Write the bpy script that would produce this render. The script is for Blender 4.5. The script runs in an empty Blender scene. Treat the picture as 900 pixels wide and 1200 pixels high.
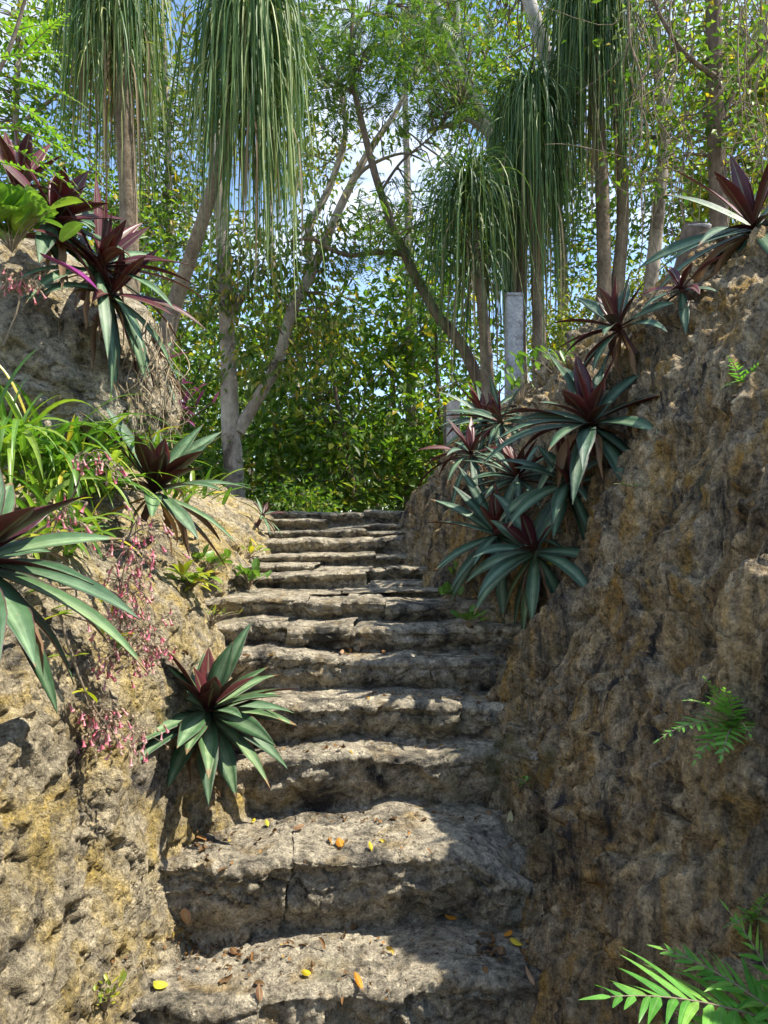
import bpy, math, numpy as np
from mathutils import Vector
from mathutils.bvhtree import BVHTree

RNG = np.random.default_rng(7)
scene = bpy.context.scene
COL = scene.collection
EYE = 1.65
F = 906.0

def P(px, py, d):
    """world point seen at picture position (px, py) of the 900x1200 frame, d metres ahead"""
    return np.array([(px - 450.0) / F * d, d, EYE - (py - 610.0) / F * d])

# ------------------------------------------------------------------ noise
_pt = np.random.default_rng(11).permutation(256).astype(np.int64)
PERM = np.concatenate([_pt, _pt, _pt])
_g = np.random.default_rng(12).normal(size=(256, 3))
GRAD = _g / np.linalg.norm(_g, axis=1)[:, None]

def perlin(p):
    p = np.asarray(p, float)
    i = np.floor(p).astype(np.int64)
    f = p - i
    u = f * f * f * (f * (f * 6 - 15) + 10)
    i &= 255
    out = 0
    for dx in (0, 1):
        for dy in (0, 1):
            for dz in (0, 1):
                h = PERM[PERM[PERM[(i[..., 0] + dx) & 255] + ((i[..., 1] + dy) & 255)] + ((i[..., 2] + dz) & 255)]
                g = GRAD[h]
                dot = g[..., 0] * (f[..., 0] - dx) + g[..., 1] * (f[..., 1] - dy) + g[..., 2] * (f[..., 2] - dz)
                w = (u[..., 0] if dx else 1 - u[..., 0]) * (u[..., 1] if dy else 1 - u[..., 1]) * (u[..., 2] if dz else 1 - u[..., 2])
                out = out + w * dot
    return out * 1.5

def fbm(p, octv=4, gain=0.5, ridged=False):
    a, s, t = 1.0, 0.0, 0.0
    p = np.asarray(p, float)
    for k in range(octv):
        n = perlin(p + 17.3 * k)
        if ridged:
            n = 1 - 2 * np.abs(n)
        s = s + a * n
        t += a
        a *= gain
        p = p * 2.03
    return s / t

def worley(p):
    """F1 and F2 distances"""
    p = np.asarray(p, float)
    i = np.floor(p).astype(np.int64)
    f1 = np.full(p.shape[:-1], 9.0)
    f2 = np.full(p.shape[:-1], 9.0)
    for dx in (-1, 0, 1):
        for dy in (-1, 0, 1):
            for dz in (-1, 0, 1):
                c = i + np.array([dx, dy, dz])
                h = PERM[PERM[PERM[c[..., 0] & 255] + (c[..., 1] & 255)] + (c[..., 2] & 255)]
                q = c + 0.5 + 0.45 * GRAD[h]
                d = np.linalg.norm(q - p, axis=-1)
                m = d < f1
                f2 = np.where(m, f1, np.minimum(f2, d))
                f1 = np.where(m, d, f1)
    return f1, f2

def facet(p, tilt=1.0):
    """broken rock: every cell a plane of its own height and tilt; returns height and edge distance"""
    p = np.asarray(p, float)
    i = np.floor(p).astype(np.int64)
    f1 = np.full(p.shape[:-1], 9.0); f2 = f1.copy(); hb = np.zeros(p.shape[:-1])
    for dx in (-1, 0, 1):
        for dy in (-1, 0, 1):
            for dz in (-1, 0, 1):
                c = i + np.array([dx, dy, dz])
                h = PERM[PERM[PERM[c[..., 0] & 255] + (c[..., 1] & 255)] + (c[..., 2] & 255)]
                q = p - (c + 0.5 + 0.45 * GRAD[h])
                d = np.linalg.norm(q, axis=-1)
                g = GRAD[(h * 7 + 31) & 255]
                v = GRAD[(h * 3 + 5) & 255, 0] * 0.6 + tilt * np.sum(q * g, -1)
                m = d < f1
                f2 = np.where(m, f1, np.minimum(f2, d))
                hb = np.where(m, v, hb); f1 = np.where(m, d, f1)
    return hb, f2 - f1

def sstep(x, a, b):
    t = np.clip((x - a) / (b - a), 0, 1)
    return t * t * (3 - 2 * t)

def cr(pts, n):
    """Catmull-Rom resample of control rows"""
    pts = np.asarray(pts, float)
    m = len(pts)
    t = np.linspace(0, m - 1, n)
    i = np.clip(t.astype(int), 0, m - 2)
    f = (t - i)[:, None]
    p0 = pts[np.clip(i - 1, 0, m - 1)]; p1 = pts[i]; p2 = pts[i + 1]; p3 = pts[np.clip(i + 2, 0, m - 1)]
    return 0.5 * (2 * p1 + (p2 - p0) * f + (2 * p0 - 5 * p1 + 4 * p2 - p3) * f ** 2 + (3 * p1 - p0 - 3 * p2 + p3) * f ** 3)

# ------------------------------------------------------------------ mesh building
class MB:
    def __init__(self):
        self.v, self.f, self.m, self.uv, self.n = [], [], [], [], 0
    def add(self, verts, faces, mat=0, uv=None):
        verts = np.asarray(verts, float).reshape(-1, 3)
        faces = np.asarray(faces, np.int64)
        self.v.append(verts)
        self.f.append(faces + self.n)
        self.m.append(np.full(len(faces), mat) if np.isscalar(mat) else np.asarray(mat))
        self.uv.append(np.zeros((len(verts), 2)) if uv is None else np.asarray(uv, float).reshape(-1, 2))
        self.n += len(verts)
        return self
    def build(self, name, mats, parent=None, smooth=True):
        me = bpy.data.meshes.new(name)
        V = np.concatenate(self.v) if self.v else np.zeros((0, 3))
        if parent is not None:
            V = V - np.array(world_loc(parent))
        UV = np.concatenate(self.uv) if self.uv else np.zeros((0, 2))
        loops, starts, tot = [], [], 0
        mids = []
        for f, m in zip(self.f, self.m):
            k = f.shape[1]
            loops.append(f.ravel())
            starts.append(tot + np.arange(len(f)) * k)
            tot += f.size
            mids.append(m)
        loops = np.concatenate(loops); starts = np.concatenate(starts); mids = np.concatenate(mids)
        me.vertices.add(len(V)); me.vertices.foreach_set('co', V.astype(np.float32).ravel())
        me.loops.add(len(loops)); me.loops.foreach_set('vertex_index', loops.astype(np.int32))
        me.polygons.add(len(starts)); me.polygons.foreach_set('loop_start', starts.astype(np.int32))
        me.polygons.foreach_set('material_index', mids.astype(np.int32))
        me.polygons.foreach_set('use_smooth', np.full(len(starts), smooth))
        uvl = me.uv_layers.new(name='UVMap')
        uvl.data.foreach_set('uv', UV[loops].astype(np.float32).ravel())
        me.update(calc_edges=True)
        for m in (mats if isinstance(mats, (list, tuple)) else [mats]):
            me.materials.append(m)
        o = bpy.data.objects.new(name, me)
        COL.objects.link(o)
        if parent is not None:
            o.parent = parent
        return o

def world_loc(o):
    l = Vector(o.location)
    while o.parent:
        o = o.parent
        l = l + Vector(o.location)
    return l

def tag(o, label, cat, group=None, kind=None):
    if label: o['label'] = label
    if cat: o['category'] = cat
    if group: o['group'] = group
    if kind: o['kind'] = kind
    return o

def thing(name, loc, label, cat, group=None):
    o = bpy.data.objects.new(name, None)
    o.empty_display_size = 0.1
    o.location = Vector([float(c) for c in loc])
    COL.objects.link(o)
    return tag(o, label, cat, group)

def grid_faces(nu, nv):
    i = np.arange(nu - 1)[:, None]; j = np.arange(nv - 1)[None, :]
    a = (i * nv + j).ravel()
    return np.stack([a, a + nv, a + nv + 1, a + 1], 1)

def grid_normals(G):
    du = np.gradient(G, axis=0); dv = np.gradient(G, axis=1)
    n = np.cross(du, dv)
    return n / (np.linalg.norm(n, axis=-1, keepdims=True) + 1e-12)

def tube(mb, pts, rad, ns=8, n=None, mat=0, rough=0.0, rs=6.0):
    pts = np.asarray(pts, float); rad = np.asarray(rad, float)
    if n is None: n = max(4, len(pts) * 4)
    if len(pts) > 2:
        c = cr(np.concatenate([pts, rad[:, None]], 1), n)
        pts, rad = c[:, :3], c[:, 3]
    T = np.gradient(pts, axis=0); T /= np.linalg.norm(T, axis=1)[:, None] + 1e-9
    ref = np.array([0.3, 1.0, 0.15]) if abs(T[0][1]) < 0.8 else np.array([1.0, 0.2, 0.1])
    A = np.cross(T, ref); A /= np.linalg.norm(A, axis=1)[:, None] + 1e-9
    B = np.cross(T, A)
    th = np.arange(ns) / ns * 2 * math.pi
    ring = np.cos(th)[None, :, None] * A[:, None, :] + np.sin(th)[None, :, None] * B[:, None, :]
    rr = rad[:, None, None] * np.ones((1, ns, 1))
    V = pts[:, None, :] + ring * rr
    if rough:
        V = V + ring * rr * rough * fbm(V * rs, 3)[..., None]
    m = len(pts)
    i = np.arange(m - 1)[:, None]; j = np.arange(ns)[None, :]
    a = i * ns + j; b = i * ns + (j + 1) % ns
    fc = np.stack([a, b, b + ns, a + ns], -1).reshape(-1, 4)
    uv = np.stack(np.broadcast_arrays(th[None, :] / 6.2832, np.linspace(0, 1, m)[:, None]), -1)
    mb.add(V.reshape(-1, 3), fc, mat, uv)
    # end caps
    for e, s in ((0, 1), (m - 1, -1)):
        base = e * ns
        mb.add(np.concatenate([V[e], pts[e][None]]), np.stack([np.full(ns, ns), np.arange(ns)[::s], np.roll(np.arange(ns), -1)[::s]], 1), mat)
    return pts, rad

def unit(v):
    v = np.asarray(v, float)
    return v / (np.linalg.norm(v, axis=-1, keepdims=True) + 1e-12)

def dirs(az, el):
    return np.stack([np.cos(el) * np.cos(az), np.cos(el) * np.sin(az), np.sin(el)], -1)

def strips(mb, P0, D, L, W, grav, segs=8, shape='strap', fold=0.0, solid=0.0, mats=(0, 0), side_hint=None, twist=0.0, wob=0.0, late=0, splay=None):
    """many leaf blades at once: each a curved ribbon, optionally folded and two-layered (top, underside)"""
    P0 = np.asarray(P0, float); n = len(P0)
    D = unit(D)
    L = np.broadcast_to(L, (n,)).astype(float); W = np.broadcast_to(W, (n,)).astype(float); grav = np.broadcast_to(grav, (n,)).astype(float)
    pts = np.zeros((n, segs + 1, 3)); T = np.zeros((n, segs + 1, 3))
    pts[:, 0] = P0; d = D.copy(); T[:, 0] = d
    ds = L / segs
    for s in range(segs):
        d = d.copy(); d[:, 2] -= grav * ds * ((0.35 + 1.3 * (s + 0.5) / segs) if not late else 2.2 * np.minimum(1, ((s + 0.5) / segs / late)) ** 1.5)
        if splay is not None: d[:, :2] += D[:, :2] / (np.linalg.norm(D[:, :2], axis=1, keepdims=True) + 1e-6) * (splay * grav * ds * 2.0 * min(1, (s + .5) / segs / .3))[:, None]
        if wob: d = d + RNG.normal(size=d.shape) * wob
        d = unit(d)
        pts[:, s + 1] = pts[:, s] + d * ds[:, None]
        T[:, s + 1] = d
    if side_hint is None:
        S0 = np.cross(D, np.array([0, 0, 1.0]))
        bad = np.linalg.norm(S0, axis=1) < 0.15
        S0[bad] = np.cross(D[bad], RNG.normal(size=(bad.sum(), 3)))
    else:
        S0 = np.asarray(side_hint, float)
    S = S0[:, None, :] - T * np.sum(S0[:, None, :] * T, -1, keepdims=True)
    S = unit(S)
    N = unit(np.cross(S, T))
    t = np.linspace(0, 1, segs + 1)
    if twist:
        a = (RNG.normal(size=n) * twist)[:, None] * t[None, :]
        ca, sa = np.cos(a)[..., None], np.sin(a)[..., None]
        S, N = S * ca + N * sa, N * ca - S * sa
    if shape == 'strap':
        prof = np.minimum(1, 0.75 + t * 1.2) * np.clip((1 - t) / 0.45, 0, 1) ** 0.7
    elif shape == 'lance':
        prof = (0.42 + 0.58 * np.sin(np.clip(t * 1.25 + 0.0, 0, 1.25) / 1.25 * math.pi * 0.93 + 0.12)) * np.clip((1 - t) / 0.38, 0, 1) ** 0.6
    elif shape == 'oval':
        prof = np.sin(np.clip(t * 0.94 + 0.06, 0, 1) * math.pi) ** 0.65
        prof[-1] = 0.02
    elif shape == 'pinna':
        prof = np.clip(t / 0.06, 0.35, 1) * np.clip((1 - t) / 0.75, 0, 1) ** 0.7
    else:
        prof = np.ones_like(t)
    hw = 0.5 * W[:, None] * prof[None, :]
    if fold == 0 and not solid:
        V = np.stack([pts - S * hw[..., None], pts + S * hw[..., None]], 2)       # n, segs+1, 2, 3
        base = (np.arange(n) * (segs + 1) * 2)[:, None] + (np.arange(segs) * 2)[None, :]
        fc = np.stack([base, base + 1, base + 3, base + 2], -1).reshape(-1, 4)
        uv = np.stack(np.broadcast_arrays(np.array([0., 1.])[None, None, :], t[None, :, None] * np.ones((n, 1, 1))), -1)
        mb.add(V.reshape(-1, 3), fc, mats[0], uv)
        return pts
    c = np.array([-1, -0.5, 0, 0.5, 1.0]); k = 5
    lift = (np.abs(c) ** 1.3) * fold
    V = pts[:, :, None, :] + S[:, :, None, :] * (hw[..., None] * c)[..., None] + N[:, :, None, :] * (hw[..., None] * lift)[..., None]
    ii = (np.arange(n) * (segs + 1) * k)[:, None, None] + (np.arange(segs) * k)[None, :, None] + np.arange(k - 1)[None, None, :]
    fc = np.stack([ii, ii + 1, ii + k + 1, ii + k], -1).reshape(-1, 4)
    uv = np.stack(np.broadcast_arrays(((c + 1) / 2)[None, None, :], t[None, :, None] * np.ones((n, 1, 1))), -1)
    if not solid:
        mb.add(V.reshape(-1, 3), fc, mats[0], uv)
        return pts
    th = solid * (0.25 + 0.75 * (1 - np.abs(c)))
    V2 = V - N[:, :, None, :] * th[None, None, :, None]
    nv = n * (segs + 1) * k
    vv = np.concatenate([V.reshape(-1, 3), V2.reshape(-1, 3)])
    f2 = fc[:, ::-1] + nv
    e = []
    for edge, flip in ((0, 1), (k - 1, 0)):
        b = (np.arange(n) * (segs + 1) * k)[:, None] + (np.arange(segs) * k)[None, :] + edge
        q = np.stack([b, b + k, b + k + nv, b + nv], -1).reshape(-1, 4)
        e.append(q if flip else q[:, ::-1])
    ff = np.concatenate([fc, f2] + e)
    mi = np.concatenate([np.full(len(fc), mats[0]), np.full(len(f2) + sum(map(len, e)), mats[1])])
    uvv = np.concatenate([uv.reshape(-1, 2), uv.reshape(-1, 2)])
    mb.add(vv, ff, mi, uvv)
    return pts

def leaf_quads(mb, C, axis, nrm, L, W, mat=0, fold=0.25):
    """small leaves: base, two side points, tip; folded on the midrib"""
    n = len(C)
    axis = unit(axis); s = unit(np.cross(axis, nrm)); up = np.cross(s, axis)
    L = np.broadcast_to(L, (n,))[:, None]; W = np.broadcast_to(W, (n,))[:, None]
    a = C; tip = C + axis * L - up * L * 0.12
    mid = C + axis * L * 0.45
    l = mid - s * W / 2 + up * W * fold
    r = mid + s * W / 2 + up * W * fold
    V = np.stack([a, l, tip, r], 1).reshape(-1, 3)
    b = np.arange(n) * 4
    fc = np.concatenate([np.stack([b, b + 1, b + 2], 1)[:, ::-1], np.stack([b, b + 2, b + 3], 1)[:, ::-1]])
    uv = np.tile(np.array([[.5, 0], [0, .45], [.5, 1], [1, .45]]), (n, 1))
    mb.add(V, fc, mat, uv)

# ------------------------------------------------------------------ materials
def new_mat(name):
    m = bpy.data.materials.new(name); m.use_nodes = True
    nt = m.node_tree
    for n in list(nt.nodes): nt.nodes.remove(n)
    out = nt.nodes.new('ShaderNodeOutputMaterial')
    return m, nt, out

class N:
    def __init__(self, nt): self.nt = nt
    def new(self, t, **kw):
        n = self.nt.nodes.new(t)
        for k, v in kw.items(): setattr(n, k, v)
        return n
    def link(self, a, b): self.nt.links.new(a, b)
    def noise(self, vec, scale, detail=6, rough=0.6, dist=0.0):
        n = self.new('ShaderNodeTexNoise'); n.inputs['Scale'].default_value = scale
        n.inputs['Detail'].default_value = detail; n.inputs['Roughness'].default_value = rough; n.inputs['Distortion'].default_value = dist
        if vec is not None: self.link(vec, n.inputs['Vector'])
        return n.outputs['Fac']
    def ramp(self, fac, stops, interp='LINEAR'):
        r = self.new('ShaderNodeValToRGB'); e = r.color_ramp.elements; r.color_ramp.interpolation = interp
        while len(e) > 1: e.remove(e[-1])
        e[0].position = stops[0][0]; e[0].color = (*stops[0][1], 1) if not np.isscalar(stops[0][1]) else (stops[0][1],) * 3 + (1,)
        for p, c in stops[1:]:
            x = e.new(p); x.color = (*c, 1) if not np.isscalar(c) else (c, c, c, 1)
        self.link(fac, r.inputs['Fac'])
        return r.outputs['Color']
    def mix(self, fac, a, b, mode='MIX'):
        m = self.new('ShaderNodeMix', data_type='RGBA', blend_type=mode)
        for sock, val in ((m.inputs[0], fac), (m.inputs[6], a), (m.inputs[7], b)):
            if hasattr(val, 'links') or hasattr(val, 'is_linked'): self.link(val, sock)
            else: sock.default_value = val if np.isscalar(val) else (*val, 1)
        return m.outputs[2]
    def math(self, op, a, b=None, c=None):
        m = self.new('ShaderNodeMath', operation=op)
        for s, v in zip(m.inputs, (a, b, c)):
            if v is None: continue
            if hasattr(v, 'is_linked'): self.link(v, s)
            else: s.default_value = v
        return m.outputs[0]
    def mapping(self, vec, scale=(1, 1, 1), rot=(0, 0, 0)):
        m = self.new('ShaderNodeMapping'); m.inputs['Scale'].default_value = scale; m.inputs['Rotation'].default_value = rot
        self.link(vec, m.inputs['Vector'])
        return m.outputs['Vector']
    def bsdf(self, out, col, rough=0.8, spec=0.3, bump=None, bstr=0.5, bdist=0.01):
        b = self.new('ShaderNodeBsdfPrincipled')
        if hasattr(col, 'is_linked'): self.link(col, b.inputs['Base Color'])
        else: b.inputs['Base Color'].default_value = (*col, 1)
        if hasattr(rough, 'is_linked'): self.link(rough, b.inputs['Roughness'])
        else: b.inputs['Roughness'].default_value = rough
        b.inputs['Specular IOR Level'].default_value = spec
        if bump is not None:
            bp = self.new('ShaderNodeBump'); bp.inputs['Strength'].default_value = bstr; bp.inputs['Distance'].default_value = bdist
            self.link(bump, bp.inputs['Height']); self.link(bp.outputs[0], b.inputs['Normal'])
        if out is not None: self.link(b.outputs[0], out.inputs['Surface'])
        return b

def rock_mat(name, pale, mid, ochre, dark, moss, stretch=(1, 1, 1), rot=(0, 0, 0), darkamt=0.5, ochamt=0.5, mossamt=0.3, bstr=0.9):
    m, nt, out = new_mat(name); n = N(nt)
    pos = n.new('ShaderNodeNewGeometry')
    p = pos.outputs['Position']
    ps = n.mapping(p, stretch, rot)
    big = n.noise(ps, 1.7, 5, 0.6, 0.6)
    med = n.noise(ps, 6.0, 8, 0.68, 0.8)
    fine = n.noise(p, 28.0, 8, 0.72, 0.3)
    grain = n.noise(p, 120.0, 5, 0.75)
    col = n.mix(n.ramp(med, [(0.36, 0.0), (0.62, 1.0)]), mid, pale)
    o = n.ramp(n.noise(n.mapping(ps, (1.3, 1.3, 1.3), (0.4, 0.7, 0.2)), 3.1, 8, 0.66, 1.0), [(0.62 - 0.28 * ochamt, 0.0), (0.78 - 0.2 * ochamt, 1.0)])
    col = n.mix(o, col, ochre)
    dk = n.ramp(n.noise(n.mapping(ps, (1, 1, 1), (1.1, 0.2, 0.9)), 4.3, 10, 0.74, 0.5), [(0.62 - 0.25 * darkamt, 0.0), (0.74 - 0.2 * darkamt, 1.0)])
    col = n.mix(dk, col, dark)
    speck = n.ramp(fine, [(0.34, (0.22, 0.20, 0.18)), (0.45, (0.72, 0.71, 0.69)), (0.58, (1.12, 1.1, 1.06)), (0.72, (1.75, 1.68, 1.55))])
    col = n.mix(1.0, col, speck, 'MULTIPLY')
    g = n.ramp(grain, [(0.34, (0.5, 0.49, 0.47)), (0.5, (1, 1, 1)), (0.68, (1.35, 1.33, 1.28))])
    col = n.mix(1.0, col, g, 'MULTIPLY')
    ms = n.math('MULTIPLY', n.ramp(n.noise(p, 2.4, 9, 0.7, 0.4), [(0.66 - 0.2 * mossamt, 0.0), (0.76 - 0.1 * mossamt, 1.0)]), n.ramp(fine, [(0.38, 0.0), (0.55, 1.0)]))
    col = n.mix(ms, col, moss)
    # deep pits
    vo = n.new('ShaderNodeTexVoronoi'); vo.inputs['Scale'].default_value = 34; vo.inputs['Randomness'].default_value = 1
    n.link(n.mapping(ps, (1, 1, 1)), vo.inputs['Vector'])
    pit = n.math('MULTIPLY', n.ramp(vo.outputs['Distance'], [(0.10, 1.0), (0.30, 0.0)]), n.ramp(med, [(0.46, 0.0), (0.58, 1.0)]))
    h = n.math('ADD', n.math('MULTIPLY', med, 1.1), n.math('ADD', n.math('MULTIPLY', fine, 1.0), n.math('MULTIPLY', grain, 0.28)))
    h = n.math('SUBTRACT', h, n.math('MULTIPLY', pit, 0.5))
    n.bsdf(out, col, n.math('SUBTRACT', 0.98, n.math('MULTIPLY', dk, 0.15)), 0.25, h, bstr, 0.05)
    return m

def leaf_mat(name, stops, trans=0.35, rough=0.45, spec=0.4, vein=False, tcol=None, sat=1.0):
    m, nt, out = new_mat(name); n = N(nt)
    geo = n.new('ShaderNodeNewGeometry')
    col = n.ramp(geo.outputs['Random Per Island'], stops)
    if vein:
        uv = n.new('ShaderNodeTexCoord')
        sx = n.new('ShaderNodeSeparateXYZ'); n.link(uv.outputs['UV'], sx.inputs[0])
        a = n.math('ABSOLUTE', n.math('SUBTRACT', sx.outputs[0], 0.5))
        col = n.mix(n.ramp(a, [(0.02, 0.45), (0.07, 0.0)]), col, n.mix(0.6, col, (0.5, 0.6, 0.3)))
        nz = n.noise(n.mapping(uv.outputs['Object'], (1, 1, 1)), 30, 4)
        col = n.mix(1.0, col, n.ramp(nz, [(0.3, 0.75), (0.7, 1.2)]), 'MULTIPLY')
    b = n.bsdf(None, col, rough, spec)
    t = n.new('ShaderNodeBsdfTranslucent')
    if tcol is None:
        tc = n.mix(1.0, col, (1.5, 1.6, 0.6), 'MULTIPLY')
    else:
        tc = tcol
    if hasattr(tc, 'is_linked'): n.link(tc, t.inputs['Color'])
    else: t.inputs['Color'].default_value = (*tc, 1)
    mx = n.new('ShaderNodeMixShader'); mx.inputs[0].default_value = trans
    n.link(b.outputs[0], mx.inputs[1]); n.link(t.outputs[0], mx.inputs[2]); n.link(mx.outputs[0], out.inputs['Surface'])
    return m

def rosette_top(name, green, pale, edge, rough=0.38):
    m, nt, out = new_mat(name); n = N(nt)
    tc = n.new('ShaderNodeTexCoord'); geo = n.new('ShaderNodeNewGeometry')
    sx = n.new('ShaderNodeSeparateXYZ'); n.link(tc.outputs['UV'], sx.inputs[0])
    a = n.math('ABSOLUTE', n.math('SUBTRACT', sx.outputs[0], 0.5))
    st = n.noise(n.mapping(tc.outputs['UV'], (26, 0.5, 1)), 1.0, 2, 0.5)
    stripe = n.math('ADD', a, n.math('MULTIPLY', n.math('SUBTRACT', st, 0.5), 0.16))
    col = n.mix(n.ramp(stripe, [(0.03, 0.75), (0.09, 0.35), (0.16, 0.55), (0.24, 0.0)]), green, pale)
    col = n.mix(n.ramp(a, [(0.455, 0.0), (0.49, 1.0)]), col, edge)
    v = n.ramp(geo.outputs['Random Per Island'], [(0, (0.7, 0.75, 0.75)), (0.6, (1.05, 1.05, 1.0)), (1, (1.3, 1.2, 1.0))])
    col = n.mix(1.0, col, v, 'MULTIPLY')
    blot = n.noise(geo.outputs['Position'], 22, 5, 0.6)
    col = n.mix(1.0, col, n.ramp(blot, [(0.3, 0.72), (0.65, 1.1)]), 'MULTIPLY')
    tipn = n.math('ADD', sx.outputs[1], n.math('MULTIPLY', n.math('SUBTRACT', geo.outputs['Random Per Island'], 0.75), 0.16))
    col = n.mix(n.ramp(n.math('ADD', tipn, n.math('MULTIPLY', blot, 0.12)), [(0.97, 0.0), (1.03, 0.85)]), col, (0.22, 0.13, 0.06))
    spot = n.noise(geo.outputs['Position'], 70, 4, 0.7)
    col = n.mix(n.ramp(spot, [(0.64, 0.0), (0.70, 0.7)]), col, (0.16, 0.12, 0.06))
    n.bsdf(out, col, n.ramp(blot, [(0.3, rough), (0.7, rough + 0.22)]), 0.38, n.math('ADD', st, n.math('MULTIPLY', blot, 1.5)), 0.35, 0.005)
    return m

def plain_mat(name, c1, c2, scale=8, rough=0.8, spec=0.3, stretch=(1, 1, 1), bstr=0.4, bdist=0.01, c3=None, contrast=(0.35, 0.65)):
    m, nt, out = new_mat(name); n = N(nt)
    geo = n.new('ShaderNodeNewGeometry')
    v = n.mapping(geo.outputs['Position'], stretch)
    f = n.noise(v, scale, 8, 0.66, 0.4)
    col = n.mix(n.ramp(f, [(contrast[0], 0.0), (contrast[1], 1.0)]), c1, c2)
    if c3 is not None:
        col = n.mix(n.ramp(n.noise(geo.outputs['Position'], scale * 0.45, 7, 0.7, 0.8), [(0.52, 0.0), (0.62, 1.0)]), col, c3)
    fine = n.noise(v, scale * 5, 5, 0.7)
    col = n.mix(1.0, col, n.ramp(fine, [(0.3, 0.6), (0.7, 1.25)]), 'MULTIPLY')
    n.bsdf(out, col, rough, spec, n.math('ADD', f, n.math('MULTIPLY', fine, 0.5)), bstr, bdist)
    return m

M = {}
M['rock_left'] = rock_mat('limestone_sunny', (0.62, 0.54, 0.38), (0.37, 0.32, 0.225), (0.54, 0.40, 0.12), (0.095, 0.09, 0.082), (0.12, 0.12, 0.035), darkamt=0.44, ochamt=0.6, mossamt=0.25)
M['rock_right'] = rock_mat('limestone_ochre', (0.64, 0.53, 0.35), (0.27, 0.225, 0.165), (0.50, 0.31, 0.08), (0.055, 0.055, 0.058), (0.06, 0.075, 0.02), stretch=(1.9, 1.9, 0.40), rot=(0, 0.5, 0), darkamt=0.56, ochamt=0.54, mossamt=0.45)  # ochre rock; pale patches strengthened in place of light contrast missing in shade
M['rock_boulder'] = rock_mat('limestone_boulder', (0.62, 0.56, 0.42), (0.40, 0.35, 0.25), (0.36, 0.27, 0.11), (0.10, 0.09, 0.07), (0.10, 0.11, 0.03), darkamt=0.25, ochamt=0.5, mossamt=0.2)
M['rock_step'] = rock_mat('step_stone', (0.66, 0.59, 0.45), (0.37, 0.33, 0.255), (0.38, 0.27, 0.11), (0.07, 0.066, 0.058), (0.08, 0.09, 0.03), darkamt=0.52, ochamt=0.32, mossamt=0.45)
M['soil'] = plain_mat('soil', (0.085, 0.055, 0.03), (0.17, 0.115, 0.065), 9, 0.95, 0.1, bstr=0.9, bdist=0.03, c3=(0.22, 0.16, 0.09))
M['forest_floor'] = plain_mat('forest_floor', (0.10, 0.065, 0.03), (0.21, 0.15, 0.08), 3, 0.95, 0.1, bstr=1, bdist=0.08, c3=(0.07, 0.10, 0.025))
M['bark_pale'] = plain_mat('bark_pale', (0.25, 0.205, 0.155), (0.48, 0.42, 0.34), 5, 0.9, 0.2, (1, 1, 0.45), 0.8, 0.02, c3=(0.13, 0.105, 0.08))
M['bark_brown'] = plain_mat('bark_brown', (0.10, 0.075, 0.055), (0.22, 0.17, 0.125), 7, 0.9, 0.2, (1, 1, 0.35), 0.8, 0.02)
M['bark_white'] = plain_mat('bark_white', (0.34, 0.31, 0.27), (0.56, 0.52, 0.46), 4, 0.85, 0.2, (1, 1, 0.5), 0.6, 0.02)
M['bark_palm'] = plain_mat('bark_palm', (0.15, 0.115, 0.08), (0.30, 0.24, 0.17), 9, 0.9, 0.2, (1, 1, 0.6), 0.9, 0.02)
M['twig'] = plain_mat('twig', (0.13, 0.10, 0.075), (0.27, 0.22, 0.17), 9, 0.9, 0.2)
M['vine'] = plain_mat('vine', (0.16, 0.13, 0.09), (0.30, 0.24, 0.16), 9, 0.9, 0.2)
M['root'] = plain_mat('root', (0.33, 0.25, 0.15), (0.52, 0.42, 0.28), 14, 0.9, 0.2)
M['concrete'] = plain_mat('concrete', (0.30, 0.31, 0.32), (0.46, 0.47, 0.48), 9, 0.85, 0.3, c3=(0.2, 0.2, 0.2))
M['old_board'] = plain_mat('old_board', (0.40, 0.36, 0.32), (0.60, 0.56, 0.51), 10, 0.9, 0.2, (3, 3, 0.3), c3=(0.32, 0.22, 0.17))
M['stump_wood'] = plain_mat('stump_wood', (0.34, 0.32, 0.30), (0.50, 0.47, 0.43), 16, 0.9, 0.2)
G = lambda *a: a
M['leaf_mid'] = leaf_mat('leaf_mid', [(0, (0.045, 0.105, 0.015)), (0.4, (0.10, 0.195, 0.026)), (0.75, (0.175, 0.265, 0.038)), (0.92, (0.26, 0.31, 0.042)), (0.97, (0.42, 0.33, 0.03))], 0.5)
M['leaf_dark'] = leaf_mat('leaf_dark', [(0, (0.035, 0.085, 0.015)), (0.4, (0.08, 0.165, 0.025)), (0.8, (0.155, 0.245, 0.035)), (0.96, (0.28, 0.28, 0.035))], 0.5)
M['leaf_yellow'] = leaf_mat('leaf_yellow', [(0, (0.09, 0.15, 0.02)), (0.5, (0.17, 0.23, 0.03)), (0.85, (0.28, 0.30, 0.04)), (0.95, (0.45, 0.33, 0.03))], 0.4)
M['leaf_dry'] = leaf_mat('leaf_dry', [(0, (0.06, 0.11, 0.02)), (0.5, (0.11, 0.165, 0.03)), (0.84, (0.18, 0.21, 0.045)), (0.96, (0.38, 0.27, 0.04))], 0.5)
M['leaf_feather'] = leaf_mat('leaf_feather', [(0, (0.035, 0.09, 0.02)), (0.6, (0.075, 0.15, 0.03)), (1, (0.15, 0.21, 0.04))], 0.5)
M['leaf_far'] = leaf_mat('leaf_far', [(0, (0.045, 0.095, 0.018)), (0.5, (0.095, 0.165, 0.03)), (0.9, (0.16, 0.225, 0.04)), (0.97, (0.30, 0.28, 0.045))], 0.5)
M['leaf_bright'] = leaf_mat('leaf_bright', [(0, (0.09, 0.22, 0.02)), (0.6, (0.15, 0.31, 0.03)), (1, (0.24, 0.38, 0.04))], 0.4, 0.4)
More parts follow.
